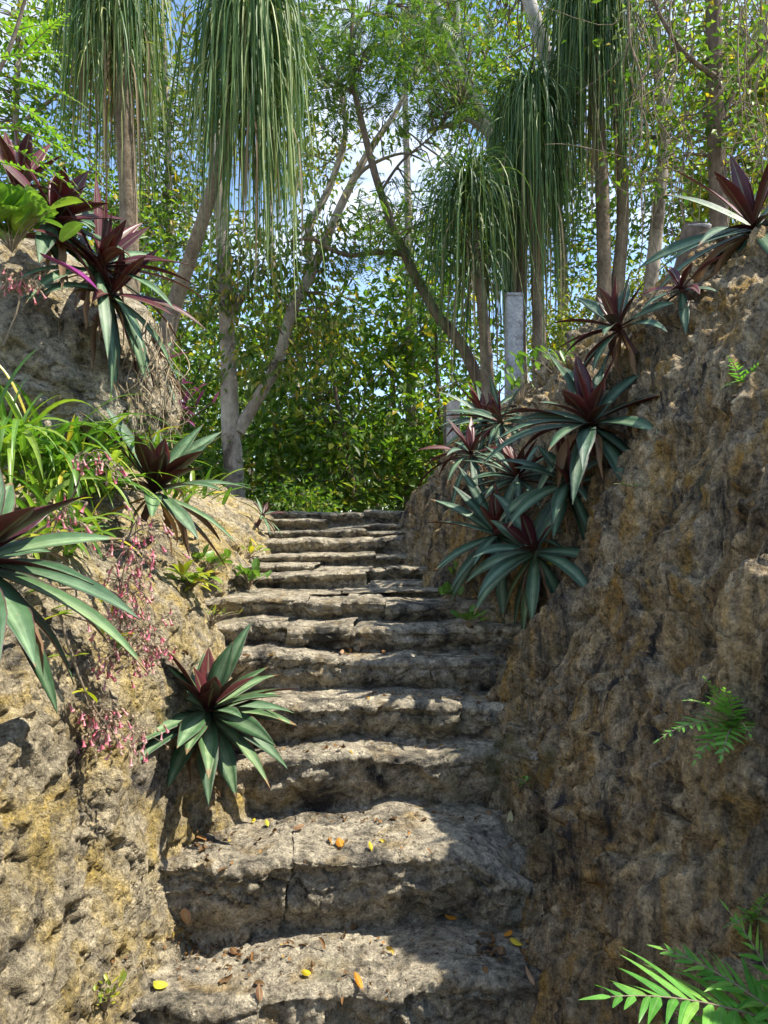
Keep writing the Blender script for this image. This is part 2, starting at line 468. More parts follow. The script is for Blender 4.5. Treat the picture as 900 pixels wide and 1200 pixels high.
M['leaf_succulent'] = leaf_mat('leaf_succulent', [(0, (0.10, 0.22, 0.03)), (0.6, (0.18, 0.32, 0.05)), (1, (0.30, 0.40, 0.05))], 0.3, 0.35, 0.5, True)
M['leaf_lime'] = leaf_mat('leaf_lime', [(0, (0.14, 0.24, 0.03)), (0.5, (0.26, 0.34, 0.04)), (0.85, (0.46, 0.44, 0.04)), (1, (0.60, 0.46, 0.03))], 0.35, 0.4, 0.4, True)
M['leaf_weed'] = leaf_mat('leaf_weed', [(0, (0.07, 0.17, 0.025)), (1, (0.16, 0.29, 0.05))], 0.3, 0.4, 0.4, True)
M['strap_green'] = leaf_mat('strap_green', [(0, (0.06, 0.16, 0.02)), (0.6, (0.13, 0.27, 0.03)), (0.9, (0.26, 0.36, 0.05)), (0.97, (0.50, 0.42, 0.05))], 0.35, 0.35, 0.5, True)
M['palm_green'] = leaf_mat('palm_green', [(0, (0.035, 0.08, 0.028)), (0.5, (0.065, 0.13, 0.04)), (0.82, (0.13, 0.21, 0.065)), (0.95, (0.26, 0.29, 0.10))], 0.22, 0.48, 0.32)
M['palm_sunny'] = leaf_mat('palm_sunny', [(0, (0.045, 0.10, 0.028)), (0.45, (0.085, 0.165, 0.045)), (0.75, (0.18, 0.27, 0.085)), (0.93, (0.36, 0.38, 0.15))], 0.22, 0.48, 0.32)  # paler copy of the palm green: sunlit highlights put into the leaf colour
M['palm_dead'] = leaf_mat('palm_dead', [(0, (0.15, 0.11, 0.06)), (0.6, (0.27, 0.21, 0.12)), (1, (0.38, 0.31, 0.19))], 0.2, 0.7, 0.2, tcol=(0.3, 0.22, 0.1))
M['fern'] = leaf_mat('fern', [(0, (0.08, 0.28, 0.04)), (0.7, (0.16, 0.42, 0.07)), (1, (0.24, 0.44, 0.08))], 0.35, 0.4, 0.45, True)
M['fern_shade'] = leaf_mat('fern_shade', [(0, (0.10, 0.30, 0.045)), (1, (0.20, 0.44, 0.08))], 0.35, 0.4, 0.45, True)
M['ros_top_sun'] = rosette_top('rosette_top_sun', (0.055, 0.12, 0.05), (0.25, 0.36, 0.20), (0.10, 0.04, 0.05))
M['ros_top_shade'] = rosette_top('rosette_top_shade', (0.035, 0.085, 0.045), (0.19, 0.28, 0.19), (0.06, 0.03, 0.05))  # darker copy of the rosette green: the right wall's shade put into the colour
M['ros_under'] = leaf_mat('rosette_underside', [(0, (0.055, 0.012, 0.018)), (0.6, (0.10, 0.022, 0.026)), (1, (0.15, 0.035, 0.03))], 0.15, 0.4, 0.45, True, tcol=(0.35, 0.05, 0.03))
M['ros_magenta'] = leaf_mat('rosette_magenta', [(0, (0.22, 0.025, 0.16)), (1, (0.30, 0.04, 0.22))], 0.15, 0.35, 0.5, True, tcol=(0.4, 0.05, 0.2))
M['purple'] = leaf_mat('purple_heart', [(0, (0.10, 0.02, 0.07)), (0.6, (0.19, 0.045, 0.13)), (1, (0.28, 0.10, 0.20))], 0.2, 0.45, 0.4, tcol=(0.3, 0.06, 0.18))
M['ros_dead'] = leaf_mat('rosette_withered', [(0, (0.12, 0.075, 0.045)), (0.6, (0.24, 0.15, 0.085)), (1, (0.34, 0.23, 0.14))], 0.15, 0.7, 0.2, tcol=(0.35, 0.18, 0.07))
M['ros_yellow'] = leaf_mat('rosette_yellowing', [(0, (0.55, 0.33, 0.03)), (1, (0.65, 0.42, 0.04))], 0.25, 0.4, 0.4, True, tcol=(0.8, 0.4, 0.03))
M['stem_purple'] = plain_mat('stem_purple', (0.09, 0.04, 0.04), (0.17, 0.09, 0.07), 20, 0.6)
M['stalk'] = plain_mat('stalk', (0.22, 0.17, 0.12), (0.34, 0.27, 0.18), 20, 0.6)
M['pink'] = leaf_mat('pink_bell', [(0, (0.74, 0.18, 0.26)), (0.5, (0.82, 0.32, 0.38)), (1, (0.84, 0.48, 0.48))], 0.3, 0.5, 0.3, tcol=(0.8, 0.2, 0.3))
M['calyx'] = leaf_mat('calyx', [(0, (0.33, 0.26, 0.16)), (0.6, (0.45, 0.33, 0.22)), (1, (0.50, 0.36, 0.28))], 0.2, 0.6, 0.3, tcol=(0.4, 0.3, 0.15))
for nm, c in (('fallen_yellow', (0.62, 0.46, 0.02)), ('fallen_orange', (0.60, 0.24, 0.02)), ('fallen_brown', (0.20, 0.10, 0.045)), ('fallen_tan', (0.42, 0.25, 0.14)), ('fallen_pale', (0.58, 0.55, 0.33)), ('fallen_lime', (0.55, 0.52, 0.05))):
    M[nm] = leaf_mat(nm, [(0, tuple(0.85 * x for x in c)), (1, c)], 0.12, 0.55, 0.3, True, tcol=c)
M['litter'] = leaf_mat('leaf_litter', [(0, (0.06, 0.04, 0.02)), (0.5, (0.14, 0.08, 0.035)), (0.8, (0.24, 0.12, 0.04)), (0.94, (0.36, 0.19, 0.05)), (0.98, (0.5, 0.36, 0.05))], 0.1, 0.7, 0.2, tcol=(0.3, 0.15, 0.05))

# ------------------------------------------------------------------ terrain
STEP_D = [2.70, 3.08, 3.50, 3.75, 4.02, 4.22, 4.50, 4.85, 5.15, 5.50, 5.85, 6.25, 6.60, 6.95, 7.35]
STEP_Y = [1163, 1006, 891, 827, 771, 734, 705, 697, 681, 665, 652, 632, 621, 611, 599]
STEP_Z = [EYE - (y - 610) / F * d for y, d in zip(STEP_Y, STEP_D)]
STEP_Z[0] = 0.0
STEP_L = [150, 200, 255, 275, 262, 248, 240, 300, 300, 305, 305, 312, 318, 312, 305]
STEP_R = [655, 655, 632, 622, 612, 602, 575, 515, 515, 520, 520, 500, 495, 492, 490]
JOINTS = [[], [345], [], [540], [470], [337, 412], [361, 402, 452], [400], [430], [370, 452], [440], [436], [365, 430], [380], [427]]

def ramp_z(y):
    """lowest stone level along the stair, below every riser"""
    ys = [-200, 2.70] + STEP_D[1:] + [8.2, 400]
    zs = [-0.32, -0.30] + [z - 0.16 for z in STEP_Z[:-1]] + [1.70, 1.70]
    return np.interp(y, ys, zs)

xs = np.unique(np.concatenate([np.linspace(-250, -16, 20), np.linspace(-16, 16, 90), np.linspace(16, 250, 20)]))
ys = np.unique(np.concatenate([np.linspace(-60, -4, 12), np.linspace(-4, 30, 130), np.linspace(30, 400, 30)]))
X, Y = np.meshgrid(xs, ys, indexing='ij')
Z = ramp_z(Y)
Z = Z + sstep(np.abs(X), 2.6, 5.0) * 1.5 * (1 - sstep(Y, 8, 13))
Z = Z + sstep(Y, 8.2, 11) * 0.12 * fbm(np.stack([X * 0.5, Y * 0.5, 0 * X], -1), 3)
Gd = np.stack([X, Y, Z], -1)
gmb = MB().add(Gd.reshape(-1, 3), grid_faces(len(xs), len(ys)))
tag(gmb.build('ground', M['forest_floor']), None, None, kind='structure')

BVH = []
def bvh_add(V, faces):
    BVH.append(BVHTree.FromPolygons([tuple(v) for v in V], [tuple(f) for f in faces]))
def cast(o, d):
    best = None
    for b in BVH:
        h, nn, i, dist = b.ray_cast(Vector(o), Vector(d).normalized())
        if h is not None and (best is None or dist < best[2]): best = (np.array(h), np.array(nn), dist)
    return best
def hit(px, py, default=4.0):
    d = np.array([(px - 450.0) / F, 1.0, -(py - 610.0) / F])
    r = cast((0, 0, EYE), d)
    if r is None: return P(px, py, default), np.array([0, 0, 1.0])
    p, nn, _ = r
    if np.dot(nn, d) > 0: nn = -nn
    return p, nn
def drop(x, y, z=6.0, n=False):
    r = cast((x, y, z), (0, 0, -1))
    if r is None: return np.array([x, y, float(ramp_z(y))])
    return r[0]

def bank(stations, prof_fn, ny, nu, yspan, ypow):
    st = np.array(stations, float)
    t = np.linspace(0, 1, ny)
    yy = yspan[0] + (yspan[1] - yspan[0]) * t
    # finer spacing close to the camera
    yy = np.interp(t, [0, 0.06, 0.62, 0.9, 1.0], [yspan[0], 1.3, 5.2, 8.4, yspan[1]])
    cols = []
    # smooth station interpolation
    dense = cr(st, 400)
    order = np.argsort(dense[:, 0])
    dense = dense[order]
    ctrl = [np.interp(yy, dense[:, 0], dense[:, c]) for c in range(1, st.shape[1])]
    prof = prof_fn(yy, *ctrl)              # list of (x, z) arrays
    Cx = np.stack([p[0] for p in prof], 0); Cz = np.stack([p[1] for p in prof], 0)
    m = len(prof)
    C = np.concatenate([Cx, Cz], 1)
    # u spacing: most samples on the visible face
    dn = cr(C, 40 * (m - 1) + 1)
    return yy, dn[:, :ny], dn[:, ny:], m

# ---- right rock wall
RST = [(-1.6, .75, -.3, 2.35, 2.7), (0.8, .75, -.28, 2.3, 2.75), (2.2, .67, -.26, 2.25, 2.95), (2.7, .60, -.12, 2.25, 3.02), (3.1, .66, .10, 2.2, 3.1), (3.5, .69, .42, 2.2, 3.15),
       (4.0, .71, .78, 2.2, 3.2), (4.5, .60, 1.0, 2.15, 3.25), (5.0, .40, 1.12, 2.1, 3.22), (5.6, .40, 1.25, 1.9, 3.2), (6.3, .30, 1.42, 1.68, 3.05),
       (7.0, .30, 1.58, 1.42, 2.75), (7.7, .48, 1.66, 1.3, 2.35), (8.3, .7, 1.66, 1.4, 2.2), (9.5, .9, 1.66, 1.6, 2.2), (11, 1.6, 1.62, 2.6, 2.0)]
def rprof(y, xb, zb, xc, zc):
    dx, dz = xc - xb, zc - zb
    far = sstep(y, 6.0, 9.0)
    return [(xb - .22, zb - .45), (xb - .02, zb), (xb + .20 * dx, zb + .30 * dz), (xb + .50 * dx, zb + .62 * dz), (xb + .80 * dx, zb + .90 * dz), (xc + .04, zc),
            (xc + .9, zc + .30 - .15 * far), (xc + 3.2, zc + .9 - .8 * far), (xc + 6, zc + .9 - 2.2 * far)]
def make_bank(name, stations, prof_fn, side, mat, disp, label, cat, ny=680, nu=500):
    yy, DX, DZ, m = bank(stations, prof_fn, ny, nu, (-1.6, 11.0), 1)
    q = np.linspace(0, 1, nu)
    uu = np.interp(q, [0, 0.05, 0.80, 0.93, 1.0], np.array([0, 0.9, m - 3.6, m - 2.2, m - 1]) * 40)
    ii = np.clip(uu.astype(int), 0, DX.shape[0] - 2); ff = (uu - ii)[:, None]
    X = DX[ii] * (1 - ff) + DX[ii + 1] * ff
    Z = DZ[ii] * (1 - ff) + DZ[ii + 1] * ff
    Gp = np.stack([X, np.broadcast_to(yy[None, :], X.shape), Z], -1)
    n = grid_normals(Gp)
    # face outward: towards the stair / up
    s = np.sign((n[..., 0] * (-side) + n[..., 2]).mean())
    n = n * s
    Gp = disp(Gp, n)
    f = grid_faces(nu, ny)
    if s < 0: f = f[:, ::-1]
    mb = MB().add(Gp.reshape(-1, 3), f)
    o = mb.build(name, mat)
    tag(o, label, cat)
    # sparse copy for placing plants
    sub = Gp[::3, ::3]
    bvh_add(sub.reshape(-1, 3), grid_faces(sub.shape[0], sub.shape[1]))
    return o

def rdisp(Gp, n):
    p = Gp
    warp = np.stack([fbm(p * 1.7 + 5, 3), fbm(p * 1.7 + 9, 3), fbm(p * 1.7 + 13, 3)], -1)
    warpf = np.stack([fbm(p * 7 + 5, 3), fbm(p * 7 + 9, 3), fbm(p * 7 + 13, 3)], -1)
    low = fbm(p * np.array([0.9, 0.9, 0.6]), 3) * 0.20
    # flutes that run down the slope, leaning with it
    q = np.stack([p[..., 0] * 0.7 + p[..., 2] * 0.3, p[..., 1] * 3.0 + 0.8 * p[..., 2], p[..., 2] * 0.42], -1)
    fl = fbm(q + warp * 0.40, 6, 0.58, True) * 0.19
    sel = sstep(fbm(p * 1.1 + 61, 3), -0.25, 0.35)
    h1, e1 = facet(np.stack([p[..., 0] * 2.2 + .6 * p[..., 2], p[..., 1] * 3.2, p[..., 2] * 1.6], -1) + warp * 0.8 + warpf * .12, 0.9)
    h2, e2 = facet(np.stack([p[..., 0] * 7, p[..., 1] * 9.0 + p[..., 2] * 2, p[..., 2] * 4.5], -1) + warp * 1.2 + warpf * .25, 0.9)
    h3, e3 = facet(np.stack([p[..., 0] * 19, p[..., 1] * 23.0 + p[..., 2] * 4, p[..., 2] * 12], -1) + warpf * .5, 0.9)
    fa = h1 * 0.075 + (h2 * 0.030) * (0.35 + 0.9 * sel) + (h3 * 0.013) * (0.3 + sel)
    fa = fa - 0.03 * np.exp(-(e1 / 0.05) ** 2) * sel
    mid = fbm(p * np.array([6, 6, 3.2]) + warp * 0.9, 5, 0.62) * 0.05
    pit = -0.055 * sstep(fbm(p * np.array([8, 8, 5.]) + 31 + warpf * .4, 4), 0.16, 0.34)
    d = low + fl + fa + mid + pit - 0.055
    # the outcrop that leans out of the wall beside the camera
    c = np.array([1.22, 2.15, 1.28])
    r = np.linalg.norm((p - c) / np.array([0.5, 0.36, 0.62]), axis=-1)
    d = d + 0.20 * np.exp(-r ** 2 * 1.3)
    c = np.array([1.05, 2.05, 0.35]); r = np.linalg.norm((p - c) / np.array([0.5, 0.4, 0.45]), axis=-1)
    d = d + 0.10 * np.exp(-r ** 2 * 1.3)
    far = 1 - 0.5 * sstep(p[..., 0], 2.6, 4)
    return p + n * (d * far)[..., None]
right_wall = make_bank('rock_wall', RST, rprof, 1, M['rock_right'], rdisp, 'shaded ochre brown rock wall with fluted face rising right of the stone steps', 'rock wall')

# ---- left rock wall
LST = [(-1.6, -.98, -.3, -1.5, 1.3), (0.8, -.97, -.28, -1.45, 1.32), (1.5, -.95, -.27, -1.36, 1.36), (2.2, -.92, -.25, -1.27, 1.40), (2.7, -.86, -.12, -1.2, 1.45), (3.1, -.83, .10, -1.15, 1.48), (3.5, -.74, .42, -1.12, 1.50),
       (4.0, -.80, .78, -1.15, 1.54), (4.5, -.98, 1.0, -1.28, 1.6), (5.0, -.84, 1.13, -1.2, 1.6), (5.6, -.88, 1.25, -1.22, 1.66), (6.3, -.92, 1.43, -1.27, 1.76),
       (7.0, -1.0, 1.58, -1.36, 1.84), (7.7, -1.15, 1.66, -1.5, 1.88), (9, -1.5, 1.66, -2.0, 1.85), (11, -2.2, 1.62, -2.8, 1.8)]
def lprof(y, xb, zb, xe, ze):
    h = ze - zb
    r = 1 - 0.72 * sstep(y, 5.3, 7.5)
    return [(xb + .2, zb - .45), (xb + .01, zb), (xb + .35 * (xe - xb) + .03, zb + .34 * h), (xb + .72 * (xe - xb) + .05, zb + .72 * h), (xe + .01, ze - .10 * h), (xe - .16, ze + .04),
            (xe - .6, ze + .30 * r), (xe - 1.1, ze + .85 * r), (xe - 1.8, ze + 1.35 * r), (xe - 4.2, ze + 1.7 * r)]
def ldisp(Gp, n):
    p = Gp
    warp = np.stack([fbm(p * 1.5 + 45, 3), fbm(p * 1.5 + 59, 3), fbm(p * 1.5 + 63, 3)], -1)
    warpf = np.stack([fbm(p * 7 + 5, 3), fbm(p * 7 + 9, 3), fbm(p * 7 + 13, 3)], -1)
    low = fbm(p * 1.0 + 70, 3) * 0.09
    mid = fbm(p * np.array([3.8, 3.8, 2.6]) + warp + 12, 6, 0.6) * 0.05
    sel = sstep(fbm(p * 1.4 + 61, 3), -0.3, 0.3)
    h1, e1 = facet(p * np.array([2.6, 2.6, 2.0]) + warp * .9 + warpf * .15, 0.9)
    h2, e2 = facet(p * np.array([8, 8, 7.]) + warp + warpf * .3, 0.9)
    h3, e3 = facet(p * 24 + warpf * .6, 0.9)
    fa = h1 * .028 + h2 * .016 * (.3 + sel) + h3 * .008 * (.4 + sel)
    pit = -0.022 * sstep(fbm(p * 9.0 + 81 + warpf * .4, 4), 0.17, 0.36)
    return p + n * (low + mid + fa + pit)[..., None]
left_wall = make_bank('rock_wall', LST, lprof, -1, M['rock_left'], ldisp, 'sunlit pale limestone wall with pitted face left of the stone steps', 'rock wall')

# ---- boulder above the left ledge (overhanging)
def boulder(name, c, r, mat, label, seed, nu=150, nv=220, amp=0.16):
    th = np.linspace(0.02, math.pi - 0.02, nu)[:, None]; ph = np.linspace(0, 2 * math.pi, nv)[None, :]
    d = np.stack([np.sin(th) * np.cos(ph), np.sin(th) * np.sin(ph), np.cos(th) * np.ones_like(ph)], -1)
    pw = 0.75
    s = np.sign(d) * np.abs(d) ** pw
    s /= np.linalg.norm(s, axis=-1, keepdims=True) ** 0.6
    p = s * np.array(r) + np.array(c)
    # closed seam: noise by position keeps both edges together
    a = fbm(p * 1.3 + seed, 4) * amp * .8 + fbm(p * 5 + seed, 4, 0.6) * 0.05
    f1, _ = worley(p * 7 + seed); a += -(f1 - .45) * 0.04
    f1, _ = worley(p * 19 + seed); a += -(f1 - .45) * 0.018
    a += -0.05 * sstep(fbm(p * 6.0 + seed + 4, 3), 0.15, 0.4) + fbm(p * 26, 3, .65, True) * 0.009
    h2, e2 = facet(p * 4 + seed + fbm(p * 6, 3)[..., None] * .3, .9); h3, e3 = facet(p * 14 + seed + fbm(p * 9, 3)[..., None] * .5, .9)
    a += h2 * .04 + h3 * .014
    p = p + d * a[..., None]
    up = np.maximum(p[..., 2] - (c[2] - r[2] * .75), 0)
    p[..., 0] -= up * .42; p[..., 1] += up * .42
    mb = MB().add(p.reshape(-1, 3), grid_faces(nu, nv))
    o = mb.build(name, mat)
    tag(o, label, 'boulder')
    sub = p[::3, ::3]
    bvh_add(sub.reshape(-1, 3), grid_faces(sub.shape[0], sub.shape[1]))
    return o
boulder('boulder', (-1.95, 4.42, 2.66), (0.86, 0.95, 0.76), M['rock_boulder'], 'overhanging pale limestone boulder under dark purple rosettes above the left ledge', 3.0)

# ------------------------------------------------------------------ steps
SN = ['lowest broad stone step with a shadow edge across its tread',
      'second stone step from the bottom, tall front of two big blocks',
      'third stone step from the bottom, beside the striped rosette plant',
      'fourth stone step from the bottom, worn block with sunlit lip',
      'fifth stone step from the bottom, long dark front',
      'sixth stone step from the bottom, dark rough front of three blocks',
      'seventh stone step from the bottom, wide pale front of four blocks',
      'eighth stone step from the bottom, very low dark lip on the landing',
      'ninth stone step from the bottom, just above the low lip',
      'tenth stone step from the bottom, narrow with thin bright edge',
      'fifth stone step from the top of the flight',
      'fourth stone step from the top, taller with a humped right block',
      'third stone step from the top of the flight',
      'second stone step from the top of the flight',
      'topmost stone step, where the flight meets the trees']
for k in range(15):
    d, z = STEP_D[k], STEP_Z[k]
    zp = STEP_Z[k - 1] if k else -0.30
    nd = STEP_D[k + 1] if k < 14 else 8.4
    xl = (STEP_L[k] - 450) / F * d - 0.22; xr = (STEP_R[k] - 450) / F * d + 0.25
    edges = [xl] + [(j - 450) / F * d for j in JOINTS[k]] + [xr]
    root = thing('stone_step', ((xl + xr) / 2, d + 0.1, zp), SN[k], 'stone step', 'rock-cut stone steps')
    rr = np.random.default_rng(100 + k)
    res = 0.0085 if k < 6 else 0.011
    for a in range(len(edges) - 1):
        x0, x1 = edges[a], edges[a + 1]
        nx = max(8, int((x1 - x0) / res))
        jz = rr.normal() * 0.012; jy = rr.normal() * 0.014; tilt = rr.normal() * 0.03
        if k == 0: jz *= .4
        if k == 11 and a == 1: jz += 0.02
        h = z - zp
        back = nd - d + 0.16
        # profile: tread from the back to the nose, rounded nose, riser, undercut foot
        rn = min(0.045, h * 0.35)
        tread = np.linspace(back, rn, max(6, int(back / res)))
        ang = np.linspace(0, math.pi / 2, 9)[1:-1]
        ris = np.linspace(rn, h + 0.14, max(6, int((h + .14) / res)))
        slope = 0.02
        prof = [(t, -slope * (t - rn) * 0 + 0.012 * (t - rn)) for t in tread] + [(rn - rn * math.sin(q), -rn + rn * math.cos(q)) for q in ang] + [(0.012 + 0.05 * sstep(r_, h * .45, h * 1.0), -r_) for r_ in ris]
        pr = np.array(prof, float)
        dep = pr[:, 1]                                       # 0 on the tread, negative down the front
        def jx(i):
            q = np.random.default_rng(900 + k * 10 + i)
            w = 0 if i in (0, len(edges) - 1) else 1
            run = np.arange(len(pr)) * res
            return edges[i] + w * (q.normal() * .2 * dep + q.normal() * .08 * pr[:, 0] + .03 * fbm(np.stack([run * 7, run * 0 + k, run * 0 + i * 3.3], -1), 3))
        lo_, hi_ = jx(a), jx(a + 1)
        Xg = lo_[None, :] + (hi_ - lo_)[None, :] * np.linspace(0, 1, nx)[:, None]
        Yg = d + jy + np.broadcast_to(pr[None, :, 0], Xg.shape)
        Zg = z + jz + tilt * (Xg - (x0 + x1) / 2) + np.broadcast_to(pr[None, :, 1], Xg.shape)
        g = np.stack([Xg, Yg, Zg], -1)
        # wavering nose line
        wx = np.stack([Xg * 1.0, Xg * 0 + k * 3.7, Xg * 0], -1)
        g[..., 1] += (fbm(wx * 2.6, 3) * 0.055 + fbm(wx * 9 + 5, 2) * 0.010) * (1 - sstep(np.broadcast_to(pr[None, :, 0], Xg.shape), 0.05, 0.35))
        g[..., 2] += (fbm(wx * 2.2 + 9, 3) * 0.045 * min(1, h / .12) + fbm(wx * 8 + 2, 2) * 0.005)
        if k == 1:
            g[..., 2] -= 0.13 * sstep(Xg, 0.30, 0.62) * (1 - sstep(Yg, d + 0.1, d + 0.42))
            g[..., 1] += 0.10 * sstep(Xg, 0.42, 0.70)
            g[..., 2] += 0.035 * np.exp(-((Xg - 0.03) / 0.16) ** 2) * sstep(Yg, d + .05, d + .35)
        if k == 0:
            g[..., 2] += 0.03 * sstep(Xg, -0.1, 0.3) * (1 - sstep(Yg, d + 0.15, d + 0.45)) - 0.02 * sstep(-Xg, 0.3, 0.6)
        n = grid_normals(g)
        if n[nx // 2, 1, 2] < 0: n = -n; flip = True
        else: flip = False
        p = g
        warp = np.stack([fbm(p * 2.2 + 5 + k, 3), fbm(p * 2.2 + 9, 3), fbm(p * 2.2 + 13, 3)], -1)
        riser = 1 - np.abs(n[..., 2])
        amp = 0.20 + 1.0 * riser
        dd = fbm(p * 4.5 + warp + k, 4, 0.55) * 0.038 * amp
        f1, f2 = worley(p * np.array([5, 5, 7]) + warp * 1.5 + k)
        dd += -(f1 - 0.45) * 0.022 * amp
        hf, ef = facet(p * np.array([4.5, 4.5, 6]) + warp * 1.1 + k, .9); hg, eg = facet(p * np.array([15, 15, 18.]) + warp * 2 + k, .9)
        dd += (hf * .026 + hg * .009) * amp
        crack = np.exp(-((f2 - f1) / 0.05) ** 2) * sstep(fbm(p * 2 + 40 + k, 2), 0.05, 0.3)
        dd -= 0.02 * crack * amp
        f1b, _ = worley(p * 16 + warp * 2)
        dd += -(f1b - 0.45) * 0.012 * amp
        dd += fbm(p * 24 + k, 3, 0.6) * 0.012 * amp - 0.016 * sstep(fbm(p * 10 + 77, 3), 0.2, 0.4)
        # joints: stone ends fall away
        e = np.minimum(Xg - lo_[None, :], hi_[None, :] - Xg)
        dd -= 0.013 * np.exp(-np.clip(e, 0, 9) / 0.012) * (0.35 + 0.65 * riser) * (0.6 + 0.8 * fbm(p * 6 + 51, 2))
        p = p + n * dd[..., None]
        f = grid_faces(nx, len(pr))
        if flip: f = f[:, ::-1]
        MB().add(p.reshape(-1, 3), f).build('stone', M['rock_step'], root)
        sub = p[::2, ::2]
        bvh_add(sub.reshape(-1, 3), grid_faces(sub.shape[0], sub.shape[1]))

# ------------------------------------------------------------------ plants: rosettes
def rosette(base, up, n, L, W, label, seed, shade=False, purple=0.25, droop=1.0, nrm=None, dead=4, name='rosette_plant', cat='rosette plant', group='striped rosette plants', spread=1.0, stem=True, yellow=None, magenta=None, lowest=-25):
    rg = np.random.default_rng(seed)
    base = np.asarray(base, float); up = unit(up)
    root = thing(name, base, label, cat, group)
    a = unit(np.cross(up, [0.2, 1, 0.1])); b = np.cross(up, a)
    R = np.stack([a, b, up], 0)
    n = int(n * 1.25)
    k = np.arange(n)
    f = (k + 0.5) / n                                    # 0 inner, 1 outer
    az = k * 2.39996 + rg.normal(size=n) * 0.25
    el = np.radians(78 - (78 - lowest) * f ** 0.7 * spread + rg.normal(size=n) * 11)
    D = dirs(az, el) @ R
    keep = np.ones(n, bool)
    if nrm is not None:
        keep = (D @ unit(nrm)) > -0.35
    Ls = L * (0.42 + 0.62 * np.sin(np.clip(f * 1.25 + .05, 0, 1) * math.pi * 0.6)) * (1 + rg.normal(size=n) * 0.1)
    Ws = W * (0.9 + 0.2 * rg.random(n))
    P0 = base + up * (0.10 * L * (1 - f))[:, None] + unit(D) * 0.012
    gr = droop * (0.3 + 1.8 * f) / L * 0.55
    D, P0, Ls, Ws, gr, f = D[keep], P0[keep], Ls[keep], Ws[keep], gr[keep], f[keep]
    inner = f < purple
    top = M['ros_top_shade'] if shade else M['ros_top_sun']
    S = np.cross(D, up[None, :] + 0.001)
    for nm, sel, mats in (('leaves', ~inner, [top, M['ros_under']]), ('young_leaves', inner, [M['ros_under'], M['ros_under']])):
        if sel.sum() == 0: continue
        mb = MB()
        strips(mb, P0[sel], D[sel], Ls[sel], Ws[sel], gr[sel], segs=10, shape='lance', fold=0.28, solid=0.003, mats=(0, 1), twist=0.35, side_hint=S[sel])
        o = mb.build(nm, mats, root)
        if nm == 'young_leaves': o['label'] = 'dark maroon young leaves in the heart of the rosette'
    if dead:
        az = rg.random(dead) * 6.283
        D = dirs(az, np.radians(rg.uniform(-70, -25, dead))) @ R
        if nrm is not None: D = unit(D + unit(nrm) * 0.6)
        mb = MB()
        strips(mb, base + D * 0.01, D, L * rg.uniform(.5, .85, dead), W * rg.uniform(.35, .6, dead), 5.0, segs=8, shape='lance', fold=0.6, mats=(0, 0), twist=1.6, wob=0.12)
        o = mb.build('withered_leaves', [M['ros_dead']], root); o['label'] = 'brown withered leaves hanging below the rosette'
    for col, lab, spec in (('ros_yellow', 'yellowing leaf', yellow), ('ros_magenta', 'bright magenta leaf', magenta)):
        if spec is not None:
            dv, l, w = spec
            mb = MB()
            strips(mb, [base + unit(dv) * 0.02 + (P(46, 298, 3.42) - base if col == 'ros_magenta' else 0)], [dv], [l], [w], [0.8], segs=10, shape='lance', fold=0.3, solid=0.003, mats=(0, 0))
            o = mb.build('leaf', [M[col]], root); o['label'] = lab
    if stem:
        mb = MB(); dn = -up * 0.10 - (0 if nrm is None else unit(nrm) * 0.05)
        tube(mb, [base + dn, base + dn * .5, base + up * 0.06 * L / .4], [.02, .019, .012], 8)
        mb.build('stem', M['stem_purple'], root)
    return root

def ros_at(px, py, n, L, W, label, seed, lift=0.05, tilt=0.6, **kw):
    p, nn = hit(px, py)
    base = p + nn * lift
    return rosette(base, unit(nn * tilt + np.array([0, -0.10, 1.0])), n, L, W, label, seed, nrm=nn, **kw)

# left side
rosette(P(-38, 672, 2.05), (0.42, -0.1, 1), 24, 0.46, 0.098, 'large striped green rosette cropped by the left edge beside pink bells', 21, nrm=np.array([1, -0.3, 0.6]), purple=0.10, droop=0.9)
rosette(P(180, 580, 3.75), (0.25, -0.2, 1), 26, 0.46, 0.085, 'spreading rosette with maroon heart and one yellow leaf above the pink bells', 22, nrm=np.array([1, -.4, 0.7]), purple=0.14, droop=0.55, yellow=((-0.75, -0.5, -0.35), .30, .045), lowest=-12)
ros_at(236, 850, 40, 0.42, 0.088, 'compact green rosette growing at the left end of the third step', 23, lift=0.12, tilt=0.3, purple=0.12, droop=0.55, dead=7, lowest=-12)
rosette(P(62, 268, 3.75), (0.5, -0.3, 1), 24, 0.42, 0.092, 'dark purple rosette with a magenta leaf on top of the left boulder', 24, nrm=np.array([.8, -.6, 0.7]), purple=0.4, droop=0.8, magenta=(P(118, 330, 3.32) - P(46, 298, 3.42), .34, .095))
rosette(P(112, 322, 3.9), (0.6, -0.3, 1), 28, 0.54, 0.062, 'dark rosette with thin grey green leaves hanging off the left boulder', 25, nrm=np.array([.9, -.5, 0.6]), purple=0.42, droop=1.3, lowest=-40)
rosette(P(128, 352, 3.95), (0.7, -0.5, 0.8), 22, 0.48, 0.055, 'lowest trailing rosette on the face of the left boulder with long hanging leaves', 28, nrm=np.array([.8, -.6, 0.4]), purple=0.3, droop=1.8, lowest=-55, dead=9)
rosette(P(20, 235, 3.9), (0.3, -0.4, 1), 20, 0.44, 0.070, 'dark rosette behind the bright green succulent on the left boulder', 29, nrm=np.array([.6, -.7, 0.6]), purple=0.5, droop=0.7)
rosette(P(182, 432, 4.6), (0.5, -0.3, 1), 16, 0.28, 0.05, 'small dark rosette among the hanging roots beside the left boulder', 26, nrm=np.array([.9, -.5, 0.6]), purple=0.35, droop=0.9)
ros_at(298, 612, 14, 0.22, 0.030, 'little rosette at the left end of the topmost steps', 27, lift=0.08, purple=0.3)
